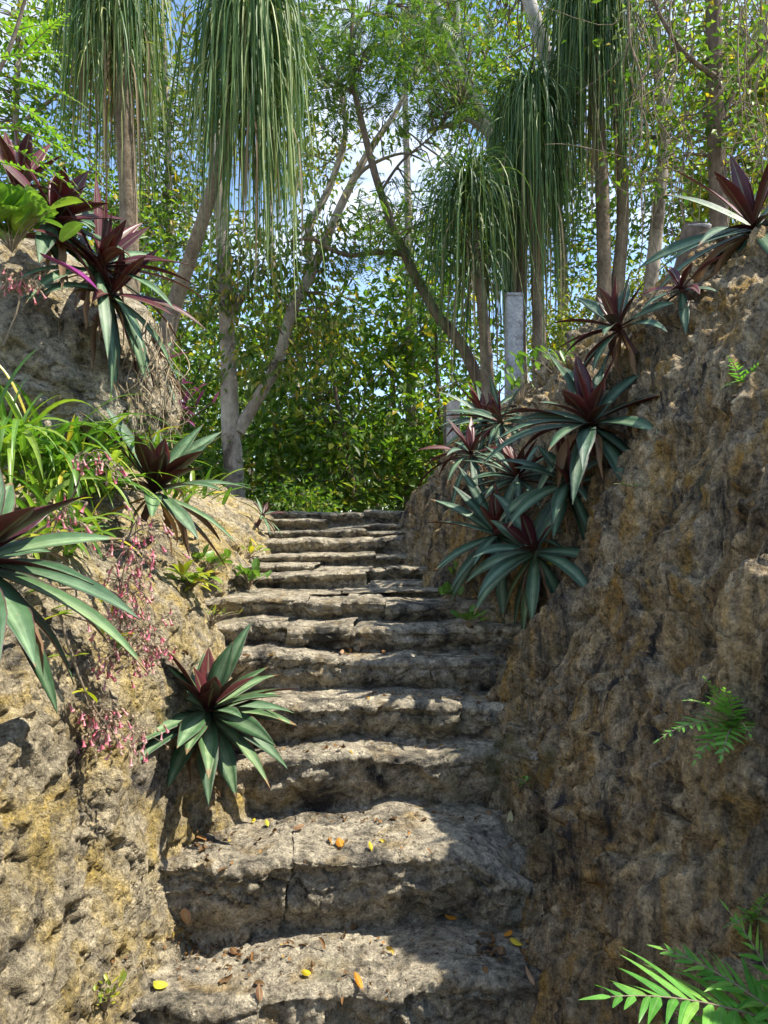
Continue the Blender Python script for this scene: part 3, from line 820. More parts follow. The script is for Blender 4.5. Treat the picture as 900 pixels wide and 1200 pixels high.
# right side
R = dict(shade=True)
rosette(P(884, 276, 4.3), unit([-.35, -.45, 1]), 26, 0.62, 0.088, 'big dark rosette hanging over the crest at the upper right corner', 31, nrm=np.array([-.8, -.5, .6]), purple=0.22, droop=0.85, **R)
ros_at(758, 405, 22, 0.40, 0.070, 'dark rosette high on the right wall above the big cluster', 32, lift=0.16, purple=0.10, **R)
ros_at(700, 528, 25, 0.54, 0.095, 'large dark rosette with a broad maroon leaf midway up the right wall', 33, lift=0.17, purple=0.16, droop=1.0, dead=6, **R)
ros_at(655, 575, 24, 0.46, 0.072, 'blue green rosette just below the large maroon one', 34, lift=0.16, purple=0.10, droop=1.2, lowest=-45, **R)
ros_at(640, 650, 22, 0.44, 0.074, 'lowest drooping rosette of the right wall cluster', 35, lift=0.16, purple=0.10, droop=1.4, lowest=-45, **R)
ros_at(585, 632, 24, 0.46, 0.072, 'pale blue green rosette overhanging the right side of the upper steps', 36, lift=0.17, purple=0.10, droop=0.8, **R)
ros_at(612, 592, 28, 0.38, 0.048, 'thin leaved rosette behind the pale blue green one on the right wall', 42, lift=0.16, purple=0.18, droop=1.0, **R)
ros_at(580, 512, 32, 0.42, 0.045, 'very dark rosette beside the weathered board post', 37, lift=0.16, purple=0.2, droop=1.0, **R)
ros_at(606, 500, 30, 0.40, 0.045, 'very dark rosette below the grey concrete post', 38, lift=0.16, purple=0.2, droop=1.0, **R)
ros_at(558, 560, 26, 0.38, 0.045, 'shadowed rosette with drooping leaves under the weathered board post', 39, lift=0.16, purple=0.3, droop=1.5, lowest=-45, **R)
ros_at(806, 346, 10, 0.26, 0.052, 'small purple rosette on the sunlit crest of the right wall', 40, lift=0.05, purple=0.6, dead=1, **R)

# ------------------------------------------------------------------ ferns
def frond(mb, base, d, L, grav, npin, pl, pw, stalk=0.12, mat=0, smat=1, curl=0.5, taper=0.6):
    segs = npin
    tmp = MB()
    r = strips(tmp, [base], [d], [L], [0.004], [grav], segs=segs)[0]
    tube(mb, r, np.linspace(0.0028, 0.0010, len(r)), 5, n=len(r), mat=smat)
    T = unit(np.gradient(r, axis=0))
    side = unit(np.cross(T, [0, 0, 1.0]))
    nn = np.cross(side, T)
    i0 = int(stalk * segs)
    idx = np.arange(i0, segs)
    t = (idx - i0) / max(1, (segs - i0))
    ln = pl * (0.55 + 0.45 * np.sin(np.clip(t * 1.1 + .15, 0, 1) * math.pi)) * (1 - taper * t ** 2.2)
    for s in (-1, 1):
        D = unit(side[idx] * s + T[idx] * (0.45 + 0.5 * t)[:, None] + nn[idx] * 0.12 + RNG.normal(size=(len(idx), 3)) * .08)
        strips(mb, r[idx] + T[idx] * (RNG.random((len(idx), 1)) - .5) * L / segs * .5, D, ln * RNG.uniform(.75, 1.1, len(idx)), pw * (1 - .4 * t) * RNG.uniform(.8, 1.1, len(idx)), 1.0 + 4 * RNG.random(len(idx)), twist=.5, segs=6, shape='pinna', fold=0.18, mats=(mat, mat), side_hint=T[idx] * s)
    strips(mb, [r[-1]], [T[-1]], [pl * .28], [pw * .6], [1.0], segs=5, shape='pinna', fold=0.18, mats=(mat, mat))

def fern(base, fr, label, mat, group='ferns on the right wall', name='fern'):
    root = thing(name, base, label, 'fern', group)
    for (d, L, g, npin, pl, pw) in fr:
        mb = MB(); frond(mb, np.asarray(base, float), d, L, g, npin, pl, pw)
        mb.build('frond', [mat, M['stalk']], root)
    return root

fb = P(932, 1205, 1.60)
fern(fb, [((-0.95, -0.05, 0.36), .40, 1.0, 15, .24, .029), ((-0.85, -0.40, 0.12), .36, 1.6, 15, .21, .027), ((-0.65, 0.35, 0.45), .28, 1.8, 13, .13, .021),
          ((-0.95, 0.25, -0.15), .38, 1.6, 15, .15, .021), ((-0.3, 0.3, 0.85), .24, 2.5, 11, .10, .016)],
     'large bright green fern with long narrow leaflets in the lower right corner', M['fern'])
p, nn = hit(868, 846); p = p + nn * 0.02
fern(p, [((-0.75, -0.35, 0.65), .20, 3, 11, .075, .016), ((-1, -0.3, 0.25), .25, 3, 12, .08, .016), ((-0.9, -0.5, -0.15), .18, 4, 10, .07, .015), ((-0.5, -0.2, 0.9), .17, 3, 10, .06, .014), ((-0.35, -0.45, 0.8), .16, 3, 9, .06, .014), ((-0.6, -0.8, 0.1), .16, 6, 7, .085, .016), ((-0.15, -0.8, 0.4), .14, 6, 7, .07, .015),
         ((-0.6, -0.5, -.5), .12, 4, 9, .035, .010), ((-0.9, -0.2, 0.4), .13, 2, 10, .04, .010)],
     'small fern rooted in a hollow on the face of the right wall', M['fern_shade'])
p, nn = hit(882, 1080); p = p + nn * .02
fern(p, [((-0.5, -0.5, 0.6), .11, 3, 9, .03, .012), ((0.1, -0.4, 0.8), .12, 3, 9, .03, .012), ((-0.7, -.3, 0.1), .09, 4, 8, .03, .012), ((0.0, -0.6, 0.3), .10, 4, 8, .03, .012)],
     'light green fernlet just above the large corner fern', M['fern_shade'])
p, nn = hit(868, 448); p = p + nn * .02
fern(p, [((-0.5, -0.5, 0.6), .16, 3, 8, .045, .012), ((0.3, -0.5, 0.5), .15, 3, 8, .045, .012), ((-0.7, -.3, -0.1), .12, 4, 7, .04, .012)],
     'thin pale fern growing high on the right wall near the right edge', M['fern_shade'])
p, nn = hit(745, 572); p = p + nn * .02
fern(p, [((-0.7, -0.4, 0.2), .12, 3, 10, .03, .008), ((0.5, -.5, .2), .10, 3, 9, .028, .008)], 'tiny fern beneath the large maroon rosette', M['fern_shade'])

# ------------------------------------------------------------------ small leafy plants
def leafy(base, n, L, W, label, seed, mat, name='leafy_plant', cat='plant', group='small leafy plants', el=(5, 70), grav=2.0, h=0.05, nrm=None, shape='oval', spread=0.03, fold=0.25):
    rg = np.random.default_rng(seed)
    base = np.asarray(base, float)
    root = thing(name, base, label, cat, group)
    az = rg.random(n) * 6.283
    D = dirs(az, np.radians(rg.uniform(el[0], el[1], n)))
    if nrm is not None:
        D = unit(D + unit(nrm) * 0.5)
    tips = base + np.stack([rg.normal(size=n) * spread, rg.normal(size=n) * spread, rg.uniform(0.2, 1, n) * h], 1) + D * 0.02
    mb = MB(); strips(mb, tips, D, L * rg.uniform(.65, 1.1, n), W * rg.uniform(.7, 1.1, n), grav / max(L, .05) * 0.2, segs=7, shape=shape, fold=fold, mats=(0, 0), twist=.3)
    mb.build('leaves', [mat], root)
    mb = MB()
    for t in tips[: min(n, 30)]:
        tube(mb, [base - np.array([0, 0, .02]), (base + t) / 2 + [0, 0, .01], t], [.003, .0025, .0015], 5, n=5)
    mb.build('stems', M['stalk'], root)
    return root

def leafy_at(px, py, n, L, W, label, seed, mat, **kw):
    p, nn = hit(px, py)
    return leafy(p + nn * 0.01, n, L, W, label, seed, mat, nrm=nn, **kw)

leafy(P(14, 290, 3.3), 50, .15, .095, 'bright green broad leaved succulent at the left edge on the boulder', 51, M['leaf_succulent'], name='succulent_plant', cat='succulent', h=.16, spread=.07, nrm=np.array([1, -.6, .2]))
leafy_at(222, 690, 26, .12, .055, 'yellow and lime succulent hanging below the maroon hearted rosette', 52, M['leaf_lime'], name='succulent_plant', cat='succulent', el=(-60, 60), h=.07, spread=.06, grav=4)
leafy_at(238, 668, 22, .10, .06, 'light green round leaved plant right of the lime succulent', 53, M['leaf_weed'], h=.06, spread=.06)
leafy_at(292, 690, 26, .09, .05, 'green weed at the left end of the landing step', 54, M['leaf_weed'], h=.10, spread=.06)
leafy_at(288, 655, 20, .09, .045, 'yellowish weed above the landing on the left edge of the steps', 55, M['leaf_lime'], h=.08, spread=.06)
leafy_at(548, 734, 14, .085, .055, 'round leaved weed on the right end of the seventh step', 56, M['leaf_weed'], h=.03, spread=.05, el=(0, 40))
leafy_at(533, 705, 10, .08, .045, 'small weed below the pale blue green rosette', 57, M['leaf_weed'], h=.03, spread=.04)
leafy_at(532, 678, 9, .07, .035, 'tiny weed at the foot of the right wall beside the ninth step', 58, M['leaf_weed'], h=.04, spread=.03)
leafy_at(608, 925, 14, .03, .018, 'tiny dark green weed on the right end of the third step', 59, M['leaf_weed'], h=.05, spread=.025)
leafy_at(656, 672, 9, .055, .03, 'lime leaved sprout beside the lowest rosette of the right wall', 60, M['leaf_lime'], h=.04, spread=.02)
leafy_at(612, 470, 34, .13, .045, 'leafy green plant climbing in front of the concrete post', 61, M['leaf_weed'], h=.30, spread=.12)
leafy_at(120, 1180, 40, .03, .012, 'yellow green moss tuft at the foot of the left wall', 62, M['leaf_lime'], h=.05, spread=.03, name='moss_tuft', cat='moss')
leafy_at(655, 440, 20, .10, .04, 'sparse green weed on the crest behind the right wall rosettes', 63, M['leaf_weed'], h=.14, spread=.1)
leafy(P(205, 505, 5.1), 60, .12, .026, 'purple trailing plant beneath the hanging roots', 64, M['purple'], name='purple_plant', cat='purple plant', el=(-40, 70), h=.30, spread=.10, shape='lance')
leafy_at(246, 730, 26, .035, .012, 'tuft of fine green moss on the left wall above the rosette by the steps', 65, M['leaf_lime'], h=.05, spread=.04, name='moss_tuft', cat='moss')

# strap-leaved clumps on the left ledge
def strap_clump(base, n, L, W, label, seed, nrm, mat='strap_green'):
    rg = np.random.default_rng(seed)
    root = thing('strap_leaf_clump', base, label, 'grassy plant', 'strap leaved clumps on the ledge')
    az = rg.random(n) * 6.283
    D = unit(dirs(az, np.radians(rg.uniform(25, 80, n))) + np.asarray(nrm) * 0.35)
    P0 = np.asarray(base) + np.stack([rg.normal(size=n) * .10, rg.normal(size=n) * .12, rg.normal(size=n) * .02], 1)
    mb = MB(); strips(mb, P0, D, L * rg.uniform(.5, 1.1, n), W * rg.uniform(.6, 1.15, n), rg.uniform(2.2, 5.5, n), segs=12, shape='strap', fold=.35, mats=(0, 0), twist=.6)
    mb.build('leaves', [M[mat]], root)
for px, py, d, n, L, seed, lab in ((70, 580, 3.5, 95, .52, 71, 'dense bright green strap leaved clump behind the pink bells'), (10, 540, 3.3, 80, .62, 72, 'tall arching strap leaved clump at the left edge below the boulder'),
                             (130, 545, 3.95, 90, .42, 73, 'strap leaved clump tucked below the boulder overhang'), (45, 640, 3.05, 60, .42, 74, 'low strap leaved clump hanging over the ledge behind the large left rosette'),
                             (215, 585, 4.6, 40, .30, 75, 'thin strap leaved tuft behind the maroon hearted rosette')):
    strap_clump(P(px, py, d), int(n * .8), L, .028, lab, seed, (0.8, -0.5, 0))

# pink bells
def bell_plant(path, heads, label, seed, group='pink bell flower stalks', nb=26, spread=.055, leaves=True):
    rg = np.random.default_rng(seed)
    root = thing('bell_flower_plant', path[0], label, 'flowering plant', group)
    st = MB(); tube(st, path, np.linspace(.006, .003, len(path)), 6)
    st.build('stalk', M['stalk'], root)
    for h in heads:
        h = np.asarray(h, float)
        a = np.asarray(path, float); j = np.argmin(np.linalg.norm(a - h, axis=1))
        hd = MB()
        tube(hd, [a[j], (a[j] + h) / 2 + [0, 0, .02], h + [0, 0, .02]], [.003, .0025, .002], 5)
        for b in range(int(nb * 1.1)):
            o = h + rg.normal(size=3) * spread * np.array([1.1, .8, .9])
            dn = unit(np.array([rg.normal() * .45, rg.normal() * .45, -1]))
            L = rg.uniform(.017, .029); r = L * .24
            tube(hd, [h + [0, 0, .015], (h + o) / 2 + [0, 0, .02], o], [.0014, .0012, .001], 3, n=5)
            e = o + dn * L * .5
            tube(hd, [o, o + dn * L * .25, e], [r * .55, r * .9, r * .85], 6, n=5, mat=1)
            if rg.random() < .62:
                tube(hd, [e, e + dn * L * .4, e + dn * L * .7, e + dn * L * .9], [r * .6, r * .55, r * .75, r * 1.25], 6, n=6, mat=2)
        hd.build('flower_head', [M['stalk'], M['calyx'], M['pink']], root)
    if leaves:
        mb = MB(); n = 9
        t = rg.integers(0, len(path) - 1, n)
        strips(mb, np.asarray(path)[t], dirs(rg.random(n) * 6.28, np.radians(rg.uniform(-50, 40, n))), rg.uniform(.05, .09, n), rg.uniform(.02, .035, n), 4., segs=6, shape='oval', fold=.3, mats=(0, 0))
        mb.build('leaves', [M['leaf_lime']], root)
d = 2.75
bell_plant([P(-20, 640, d), P(40, 625, d), P(80, 590, d - .05), P(98, 545, d - .1)], [P(105, 538, d - .1), P(122, 548, d - .1)], 'upper pink bell stalk arching before the strap leaved clump', 81, nb=12, spread=.03)
bell_plant([P(-10, 660, 2.6), P(60, 628, 2.6), P(110, 630, 2.6), P(150, 632, 2.6)], [P(75, 600, 2.6), P(92, 618, 2.6), P(160, 618, 2.6), P(175, 625, 2.6)], 'pink bell stalk crossing in front of the maroon hearted rosette', 82, nb=13, spread=.035)
bell_plant([P(60, 690, 2.7), P(110, 690, 2.75), P(140, 700, 2.75), P(150, 740, 2.75)], [P(150, 650, 2.75), P(165, 665, 2.8), P(140, 685, 2.75), P(158, 700, 2.75)], 'dense hanging pink bell spray above the middle of the left wall', 83, nb=26, spread=.045)
bell_plant([P(60, 715, 2.65), P(110, 730, 2.7), P(140, 745, 2.75), P(150, 770, 2.75)], [P(145, 730, 2.75), P(165, 745, 2.8), P(150, 765, 2.75), P(180, 765, 2.85), P(135, 775, 2.75)], 'broad pink bell spray hanging against the left wall', 84, nb=30, spread=.05)
bell_plant([P(70, 720, 2.6), P(85, 770, 2.6), P(100, 810, 2.6), P(118, 842, 2.65)], [P(115, 845, 2.65), P(130, 855, 2.65), P(105, 835, 2.65), P(155, 862, 2.7)], 'lowest pink bell spray left of the rosette by the steps', 85, nb=24, spread=.04)
bell_plant([P(4, 405, 3.55), P(18, 370, 3.55), P(24, 345, 3.55), P(28, 328, 3.5)], [P(10, 326, 3.5), P(24, 330, 3.5), P(38, 334, 3.5)], 'pink bell row on the face of the left boulder', 86, nb=16, spread=.025, leaves=False)

# hanging roots beside the boulder
rg = np.random.default_rng(90)
root = thing('hanging_roots', P(165, 420, 4.5), 'tan tangle of thin roots hanging beside the left boulder', 'roots')
mb = MB()
for i in range(120):
    s = P(rg.uniform(105, 200), rg.uniform(370, 440), rg.uniform(3.95, 4.7))
    L = rg.uniform(.25, .75); q = [s]
    for k in range(7): q.append(q[-1] + np.array([rg.normal() * .03, rg.normal() * .03, -L / 7]))
    tube(mb, q, np.linspace(rg.uniform(.0025, .006), .0012, 8), 4, n=18)
mb.build('root_strands', M['root'], root)
root = thing('hanging_roots', P(35, 440, 3.7), 'few fine dry vines trailing down the face of the left boulder', 'roots')
mb = MB()
for i in range(6):
    s, nn = hit(rg.uniform(5, 110), rg.uniform(345, 400)); s = s + nn * .02
    L = rg.uniform(.2, .45); q = [s]
    for k in range(6): q.append(q[-1] + np.array([rg.normal() * .02, -rg.random() * .01, -L / 6]))
    mb = MB(); tube(mb, q, np.linspace(.003, .0012, 7), 4, n=14); mb.build('root_strand', M['root'], root)
# long vines dangling over the right wall
root = thing('hanging_vines', hit(860, 380)[0], 'thin straw coloured vines hanging over the face of the right wall', 'vines')
mb = MB()
for i in range(16):
    s, nn = hit(rg.uniform(770, 895), rg.uniform(330, 420)); s = s + nn * .03
    L = rg.uniform(.35, .9); q = [s]
    for k in range(7): q.append(q[-1] + np.array([-.02 - rg.random() * .01, rg.normal() * .02, -L / 7]))
    mb = MB(); tube(mb, q, np.linspace(.0028, .0012, 8), 4, n=16); mb.build('vine_strand', M['vine'], root)

# overhanging feathery branch, upper left
root = thing('feathery_shrub', P(-90, 200, 3.3), 'bright green shrub with feathery fern-like leaves in the upper left corner', 'shrub')
mb = MB(); tube(mb, [P(-90, 260, 3.3), P(-40, 150, 3.3), P(10, 60, 3.3), P(40, -40, 3.3)], [.016, .012, .009, .006], 7); tube(mb, [P(-40, 150, 3.3), P(10, 150, 3.2), P(40, 160, 3.2)], [.009, .006, .004], 6)
mb.build('branches', M['twig'], root)
lv = MB()
for (px, py, dx, dz, L) in ((5, 40, .8, .2, .30), (10, 90, 1, -.15, .34), (0, 120, .9, -.3, .36), (20, 150, 1, -.2, .34), (10, 170, .9, -.35, .36), (30, 60, .8, .5, .24), (-10, 20, .7, -.2, .30), (0, 190, .8, -.2, .26), (25, 120, .7, -.5, .30), (15, 10, .6, -.5, .26), (-10, 70, .8, .3, .3), (35, 165, .8, -.6, .26), (-15, 150, .7, .2, .3)):
    frond(lv, P(px, py, 3.2 + RNG.normal() * .1), (dx, RNG.normal() * .35, dz), L, 1.6, 15, .048, .017, stalk=.1, mat=0, smat=1, taper=.45)
lv.build('leaves', [M['leaf_bright'], M['stalk']], root)

# ------------------------------------------------------------------ trees
def nearest(skel, c):
    i = np.argmin(np.linalg.norm(skel - c, axis=1)); return skel[i]

def sprays(crown, twigs, skel, centre, rad, ns, nl, L, W, rg, sr=.22, droop=.4, twr=.007, mat=0, shape='leaf'):
    """leaf sprays spread through an uneven ellipsoid, each carried by a twig from the nearest limb"""
    centre = np.asarray(centre); rad = np.asarray(rad)
    c = rg.normal(size=(ns, 3)); c /= np.linalg.norm(c, axis=1)[:, None]; c *= rg.random(ns)[:, None] ** .45
    c = centre + c * rad
    for q in c:
        a = nearest(skel, q) if len(skel) else q - [0, 0, .5]
        m = (a + q) / 2 + rg.normal(size=3) * .12 * np.linalg.norm(q - a) + [0, 0, .06]
        tube(twigs, [a, m, q], [twr * 1.5, twr, twr * .4], 4, n=7, mat=1)
    n = ns * nl
    cc = np.repeat(c, nl, 0)
    off = rg.normal(size=(n, 3)) * sr * np.array([1, 1, .55])
    pos = cc + off
    ax = unit(off + rg.normal(size=(n, 3)) * sr * .8 + np.array([0, 0, -droop * sr * 1.5]))
    nr = unit(rg.normal(size=(n, 3)) * .7 + np.array([0.15, -.15, .8]))
    if shape == 'leaf':
        leaf_quads(crown, pos, ax, nr, L * rg.uniform(.6, 1.25, n), W * rg.uniform(.7, 1.2, n), mat)
    else:                                                  # feathery: a rachis of paired leaflets
        k = 9
        t = np.linspace(.12, 1, k)
        s = unit(np.cross(ax, nr))
        LL = L * rg.uniform(.7, 1.2, n)
        for sg in (-1, 1):
            base = pos[:, None, :] + ax[:, None, :] * (LL[:, None] * t)[..., None] - np.array([0, 0, 1]) * ((t ** 2) * .25)[None, :, None] * LL[:, None, None]
            da = (s[:, None, :] * sg + ax[:, None, :] * .45) * np.ones((1, k, 1))
            leaf_quads(crown, base.reshape(-1, 3), da.reshape(-1, 3), np.repeat(nr, k, 0), np.repeat(LL, k) * .30, W, mat, .1)

def tree(name, label, trunks, crowns, bark, leafm, seed, cat='tree', group=None, L=.10, W=.045, shape='leaf', twr=.007, sr=.22, droop=.4, limbname='limb', rough=.12):
    rg = np.random.default_rng(seed)
    root = thing(name, np.asarray(trunks[0][0][0]), label, cat, group)
    sk = []
    for i, (pts, rad) in enumerate(trunks):
        mb = MB(); p, _ = tube(mb, pts, np.asarray(rad, float), 12 if rad[0] > .03 else 7, n=len(pts) * 9, rough=rough, rs=9.)
        sk.append(p if i else p[len(p) // 3:])
        mb.build('trunk' if i == 0 else limbname, bark, root)
    sk = np.concatenate(sk)
    cb = MB()
    for (c, r, ns, nl) in crowns:
        sprays(cb, cb, sk, c, r, ns, nl, L, W, rg, sr=sr, droop=droop, twr=twr, shape=shape)
    if cb.n: cb.build('crown', [leafm, M['twig']], root)
    return root

def pl(d, *pts):
    return [P(x, y, d if len(a) == 0 else a[0]) for x, y, *a in pts]
def cl(px, py, d, rx, ry, ns, nl, rd=None):
    s = d / F
    return (P(px, py, d), (rx * s, (rd if rd else rx * s), ry * s), ns, nl)

BG = 'trees behind the steps'
tree('forked_tree', 'pale grey trunk forking low beside the top of the steps',
     [(pl(8.8, (276, 625), (274, 560), (270, 490), (267, 410), (264, 330), (258, 240), (250, 120), (255, 0), (262, -120)), [.14, .115, .105, .09, .085, .075, .065, .05, .03]),
      (pl(8.8, (279, 505), (300, 470), (325, 425), (342, 365), (366, 318, 9), (400, 240, 9.2), (432, 178, 9.4), (470, 120, 9.6), (500, 40, 9.8)), [.08, .07, .066, .062, .058, .05, .042, .03, .018]),
      (pl(9.0, (366, 318), (362, 270), (388, 215, 9.2), (405, 150, 9.2), (395, 80, 9.3)), [.05, .045, .04, .03, .015]),
      (pl(8.8, (265, 380), (285, 345), (292, 330)), [.05, .045, .03]),
      (pl(9.2, (400, 240), (425, 200), (470, 180), (500, 190)), [.03, .025, .015, .008])],
     [cl(330, 300, 8.9, 85, 70, 36, 26), cl(260, 330, 8.6, 70, 60, 26, 22), cl(300, 420, 8.6, 60, 45, 16, 20), cl(370, 390, 9.2, 55, 50, 22, 22), cl(400, 150, 9.3, 70, 90, 16, 16), cl(330, 120, 9.3, 80, 110, 18, 16)],
     M['bark_pale'], M['leaf_dry'], 201, group=BG, L=.115, W=.045, droop=1.4)
tree('leaning_tree', 'slender brown trunk leaning left from the right bank with feathery leaves',
     [(pl(8.2, (580, 500), (562, 450), (540, 403), (508, 362), (472, 293), (446, 225), (428, 160), (414, 95), (412, 40), (420, -60)), [.075, .066, .06, .054, .048, .042, .036, .03, .024, .012]),
      (pl(8.2, (474, 297), (440, 296), (410, 299), (385, 291), (365, 280), (335, 284)), [.034, .028, .026, .024, .02, .01]),
      (pl(8.2, (416, 110), (392, 92), (365, 60), (340, 10)), [.024, .02, .016, .008]),
      (pl(8.2, (412, 45), (428, 15), (452, 18), (458, -30)), [.02, .018, .014, .008]),
      (pl(8.3, (446, 225), (470, 190), (505, 160), (540, 120)), [.018, .014, .01, .005])],
     [cl(480, 95, 8.2, 85, 55, 24, 10), cl(430, 70, 8.1, 75, 60, 20, 10), cl(455, 10, 8.3, 95, 40, 14, 10), cl(520, 40, 8.5, 70, 60, 14, 10), cl(390, 30, 8.2, 60, 50, 18, 12), cl(440, 285, 8.0, 80, 40, 16, 11), cl(500, 240, 8.3, 60, 40, 12, 10), cl(530, 110, 8.4, 60, 50, 18, 12), cl(380, 110, 8.2, 60, 40, 14, 12)],
     M['bark_brown'], M['leaf_feather'], 202, group=BG, L=.17, W=.013, shape='feather', sr=.18)
tree('white_limbed_tree', 'tree with chalky white limbs rising behind the right hand palms',
     [(pl(8.6, (610, 520), (606, 430), (600, 330), (590, 250), (585, 200)), [.13, .12, .105, .095, .08]),
      (pl(8.6, (585, 205), (572, 150), (545, 95), (522, 45), (510, -10), (500, -80)), [.075, .062, .052, .046, .042, .035]),
      (pl(8.6, (588, 230), (625, 160), (645, 95), (636, 50), (620, 0), (610, -70)), [.085, .085, .082, .08, .075, .065]),
      (pl(8.6, (580, 165), (548, 140), (522, 148), (500, 153)), [.04, .03, .028, .02]),
      (pl(8.6, (548, 100), (538, 40), (536, -40)), [.03, .025, .02])],
     [cl(560, 60, 10.6, 100, 80, 50, 22), cl(640, 40, 10.8, 80, 70, 34, 22), cl(500, 40, 10.6, 60, 70, 22, 20), cl(550, 190, 10.8, 60, 60, 26, 20), cl(480, 130, 10.9, 60, 60, 8, 16)],
     M['bark_white'], M['leaf_mid'], 203, group=BG, L=.10, W=.05)
tree('vine_hung_tree', 'brown trunk hung with bare vines above the upper right rosette',
     [(pl(7.0, (846, 330), (842, 240), (838, 120), (836, 20), (834, -100)), [.085, .08, .075, .07, .06]),
      (pl(7.0, (840, 150), (870, 90), (905, 40)), [.03, .025, .015]),
      (pl(6.8, (838, 90), (800, 60), (770, 10), (750, -50)), [.025, .02, .016, .01])],
     [cl(870, 110, 6.8, 70, 90, 26, 15), cl(790, 130, 7.2, 60, 110, 28, 14), cl(800, 20, 6.9, 80, 60, 20, 14), cl(880, 190, 7.2, 40, 50, 12, 12)],
     M['bark_brown'], M['leaf_mid'], 204, group=BG, L=.085, W=.045, twr=.006)
tree('speckled_tree', 'thin speckled pale trunk between the right palms and the vine hung trunk',
     [(pl(8.0, (755, 400), (764, 320), (772, 240), (778, 160), (770, 60), (775, -50)), [.075, .07, .065, .055, .045, .03]),
      (pl(8.0, (775, 200), (800, 150), (822, 90)), [.025, .02, .01])],
     [cl(760, 160, 8.2, 70, 110, 34, 16), cl(740, 60, 8.4, 70, 80, 24, 16)],
     M['bark_pale'], M['leaf_mid'], 205, group=BG, L=.08, W=.045)
# bare hanging lianas right
root = thing('liana_tangle', P(850, 60, 6.8), 'tangle of bare hanging lianas at the upper right', 'vines')
rg = np.random.default_rng(207); mb = MB()
for i in range(60):
    x = rg.uniform(735, 930); d0 = rg.uniform(6.3, 8.2); y0 = rg.uniform(-80, 40); ln = rg.uniform(140, 380); q = []
    for k in range(7):
        q.append(P(x + rg.normal() * 7, y0 + ln * k / 6, d0 + rg.normal() * .05)); x += rg.normal() * 7
    tube(mb, q, np.linspace(rg.uniform(.004, .009), .003, 7), 4, n=20)
for i in range(45):
    a = P(rg.uniform(730, 900), rg.uniform(-20, 260), rg.uniform(6.5, 8.3)); b = a + np.array([rg.normal() * .5, rg.normal() * .3, rg.normal() * .4])
    tube(mb, [a, (a + b) / 2 + rg.normal(size=3) * .1, b], [.006, .004, .002], 4, n=8)
mb.build('liana_strands', M['vine'], root)

# thicket behind the top step: individual small trees
TH = [(332, 12, 'thin pale double stemmed sapling left of the thicket', 'leaf_mid'), (418, 11.5, 'leafy dark sapling at the centre above the top step', 'leaf_dark'), (470, 13, 'bushy green sapling right of the centre thicket', 'leaf_mid'),
      (520, 12, 'dense green sapling behind the weathered board post', 'leaf_mid'), (375, 14, 'yellow flecked sapling deep in the thicket', 'leaf_dry'), (230, 12.5, 'shaded sapling behind the forked pale trunk', 'leaf_dark'),
      (150, 11, 'sapling behind the hanging roots on the left', 'leaf_mid'), (555, 15, 'pale green sapling behind the leaning brown trunk', 'leaf_far'), (440, 17, 'tall pale green tree deepest behind the steps', 'leaf_far'),
      (300, 18, 'tall loose tree deep behind the forked trunk', 'leaf_far')]
for i, (px, d, lab, lm) in enumerate(TH):
    rg = np.random.default_rng(300 + i)
    s = d / F
    gy = 610 - (1.68 - EYE) / d * F + 6
    top = 330 + rg.uniform(-30, 60) if d < 15 else 240
    lean = rg.normal() * 25
    tr = [(pl(d, (px, gy + 15), (px + lean * .2, gy - 70), (px + lean * .6, gy - 150), (px + lean, top)), [.05, .04, .032, .012])]
    for b in range(4):
        yb = rg.uniform(top + 20, gy - 50); xb = px + lean * (gy - yb) / (gy - top)
        dx = rg.choice([-1, 1]) * rg.uniform(25, 60)
        tr.append((pl(d, (xb, yb), (xb + dx * .5, yb - 25), (xb + dx, yb - 60)), [.018, .013, .006]))
    if i == 0: tr.append((pl(d, (px + 4, gy + 10), (px + 16, gy - 60), (px + 14, gy - 140)), [.03, .025, .015]))
    cr_ = [cl(px, gy - 32, d, 80, 22, 12, 22), cl(px + lean * .6, gy - 75, d, 70, 50, 22, 24), cl(px + lean, (gy + top) / 2 - 20, d, 75, 90, 40, 20), cl(px + lean, top + 30, d, 60, 45, 20, 18)]
    tree('sapling' if d < 15 else 'slender_tree', lab, tr, cr_, M['bark_brown'] if i % 2 else M['bark_pale'], M[lm], 320 + i, group=BG, L=.175, W=.08, sr=.24, twr=.009)

# shrubs along the back
SH = [(345, 9.6, 34, 20, 'low dark bush beside the forked trunk at the top of the steps', 'leaf_dark'),
      (690, 10.5, 70, 40, 'bright yellow green bush behind the palm trunks on the right', 'leaf_yellow'), (760, 11.5, 60, 30, 'yellow bush right of the palm trunks', 'leaf_yellow'), (640, 12, 50, 45, 'pale green bush behind the concrete post', 'leaf_yellow'),
      (215, 9.0, 40, 40, 'dim bush behind the purple trailing plant', 'leaf_dark')]
for i, (px, d, rx, ry, lab, lm) in enumerate(SH):
    rg = np.random.default_rng(400 + i)
    base_py = 612 if px < 560 else {690: 402, 760: 372, 640: 440}[px]
    if px == 215: base_py = 585
    cy = base_py - ry * .8
    tr = []
    for b in range(5):
        tr.append((pl(d, (px + rg.normal() * 5, base_py + 14), (px + rg.normal() * rx * .3, base_py - ry * .5), (px + rg.normal() * rx * .5, cy - ry * .4)), [.016, .011, .005]))
    tree('bush', lab, tr, [cl(px, cy, d, rx, ry, 46, 30)], M['bark_brown'], M[lm], 420 + i, cat='bush', group='bushes at the top of the bank', L=.085, W=.045, limbname='stem', sr=.2, twr=.004)

